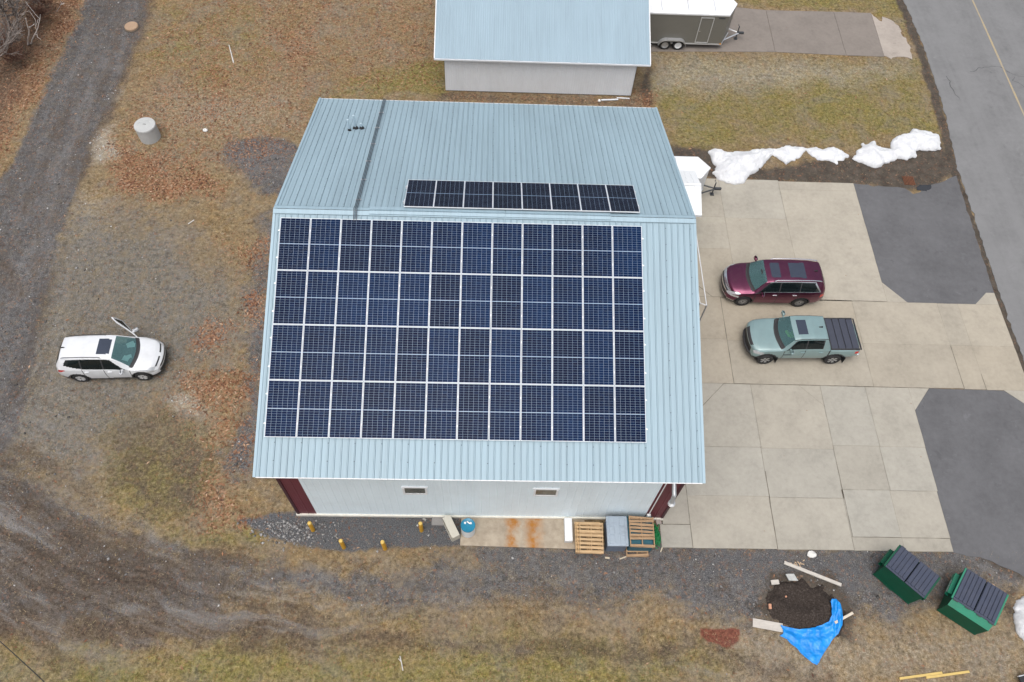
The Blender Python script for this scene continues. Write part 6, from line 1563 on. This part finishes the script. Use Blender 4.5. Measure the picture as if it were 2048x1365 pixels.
cc = pal[rng.integers(0, len(pal), n)]*rng.uniform(.7, 1.2, (n, 1)); colored('fallen_leaves', V, Fc, np.concatenate([cc, cc]), .85)
# grass blades in short tufts
def wg(x, y):
    bare = np.maximum.reduce([mat_at('gravel', x, y), mat_at('fine', x, y)*1.3, mat_at('dirt', x, y)*.8, mat_at('mud', x, y)*.85, np.where(mat_at('pale', x, y) > .66, 1.0, mat_at('pale', x, y)*.6), mat_at('track', x, y)*.45, mat_at('lot', x, y)*.7])
    return np.clip(1.0-bare*1.05, .03, 1)*(.35+.65*(fbm(x, y, 1.2, 81) > .45))
x, y = scatter(150000, wg); n = len(x); nb = 3
x = np.repeat(x, nb)+rng.normal(0, .03, n*nb); y = np.repeat(y, nb)+rng.normal(0, .03, n*nb); m = n*nb
a = rng.uniform(0, 2*np.pi, m); L = rng.uniform(.05, .14, m); wd = rng.uniform(.004, .009, m); z = zat(x, y); hgt = L*rng.uniform(.1, .75, m)
V = np.zeros((m, 3, 3))
V[:, 0] = np.column_stack([x-wd*np.sin(a), y+wd*np.cos(a), z-.005]); V[:, 1] = np.column_stack([x+wd*np.sin(a), y-wd*np.cos(a), z-.005])
V[:, 2] = np.column_stack([x+L*np.cos(a), y+L*np.sin(a), z+hgt])
g_ = np.clip(mat_at('green', x, y)*1.1-.15+rng.normal(0, .25, m), 0, 1)[:, None]
straw = np.array((.36, .285, .175))*rng.uniform(.35, 1.25, (m, 1)); gr_ = np.array((.17, .165, .055))*rng.uniform(.5, 1.4, (m, 1))
colored('grass', V.reshape(-1, 3), np.arange(m*3).reshape(-1, 3), straw*(1-g_*.8)+gr_*g_*.8, .9)
# loose stones
def wsn(x, y): return np.clip(mat_at('gravel', x, y)*.55+mat_at('lot', x, y)*.6+mat_at('fine', x, y)*.9+np.where(mat_at('pale', x, y) > .68, 1.6, mat_at('pale', x, y)*.3)-.15, .008, 1)*(.2+.9*(fbm(x, y, 1.4, 44) > .52))
x, y = scatter(110000, wsn)
ex = np.array([G(*p) for p in np.column_stack([rng.normal(585, 36, 620), rng.normal(1058, 16, 620)])]); ok = ex[:, 1] < -8.45; ex = ex[ok]
x = np.concatenate([x, ex[:, 0]]); y = np.concatenate([y, ex[:, 1]]); n = len(x)
r = rng.gamma(2.2, .0085, n)+.008; r[-len(ex):] *= 1.25; r = np.minimum(r, .075)
oct_ = np.array([(1, 0, 0), (0, 1, 0), (-1, 0, 0), (0, -1, 0), (0, 0, .8), (0, 0, -.6)]); of = np.array([(0, 1, 4), (1, 2, 4), (2, 3, 4), (3, 0, 4), (1, 0, 5), (2, 1, 5), (3, 2, 5), (0, 3, 5)])
sc3 = np.column_stack([r*rng.uniform(.7, 1.3, n), r*rng.uniform(.7, 1.3, n), r*rng.uniform(.5, .9, n)]); th = rng.uniform(0, 6.28, n)
V = oct_[None]*sc3[:, None]; V[:, :4, :2] += rng.normal(0, .2, (n, 4, 2))*r[:, None, None]
c_, s2 = np.cos(th)[:, None], np.sin(th)[:, None]; V = np.stack([V[:, :, 0]*c_-V[:, :, 1]*s2, V[:, :, 0]*s2+V[:, :, 1]*c_, V[:, :, 2]], 2)
V += np.column_stack([x, y, zat(x, y)+r*.25])[:, None]
Fc = (of[None]+(np.arange(n)*6)[:, None, None]).reshape(-1, 3)
v_ = np.where(rng.random((n, 1)) < .06, rng.uniform(.40, .65, (n, 1)), rng.uniform(.07, .30, (n, 1))); v_[-len(ex):] = rng.uniform(.10, .42, (len(ex), 1))
pw = (mat_at('pale', x, y) > .7) & (rng.random(n) < .6); v_[pw] = rng.uniform(.45, .75, (pw.sum(), 1))
cs = v_*np.array((1, .98, .95)); colored('gravel_stones', V.reshape(-1, 3), Fc, np.repeat(cs, 8, 0), .9)
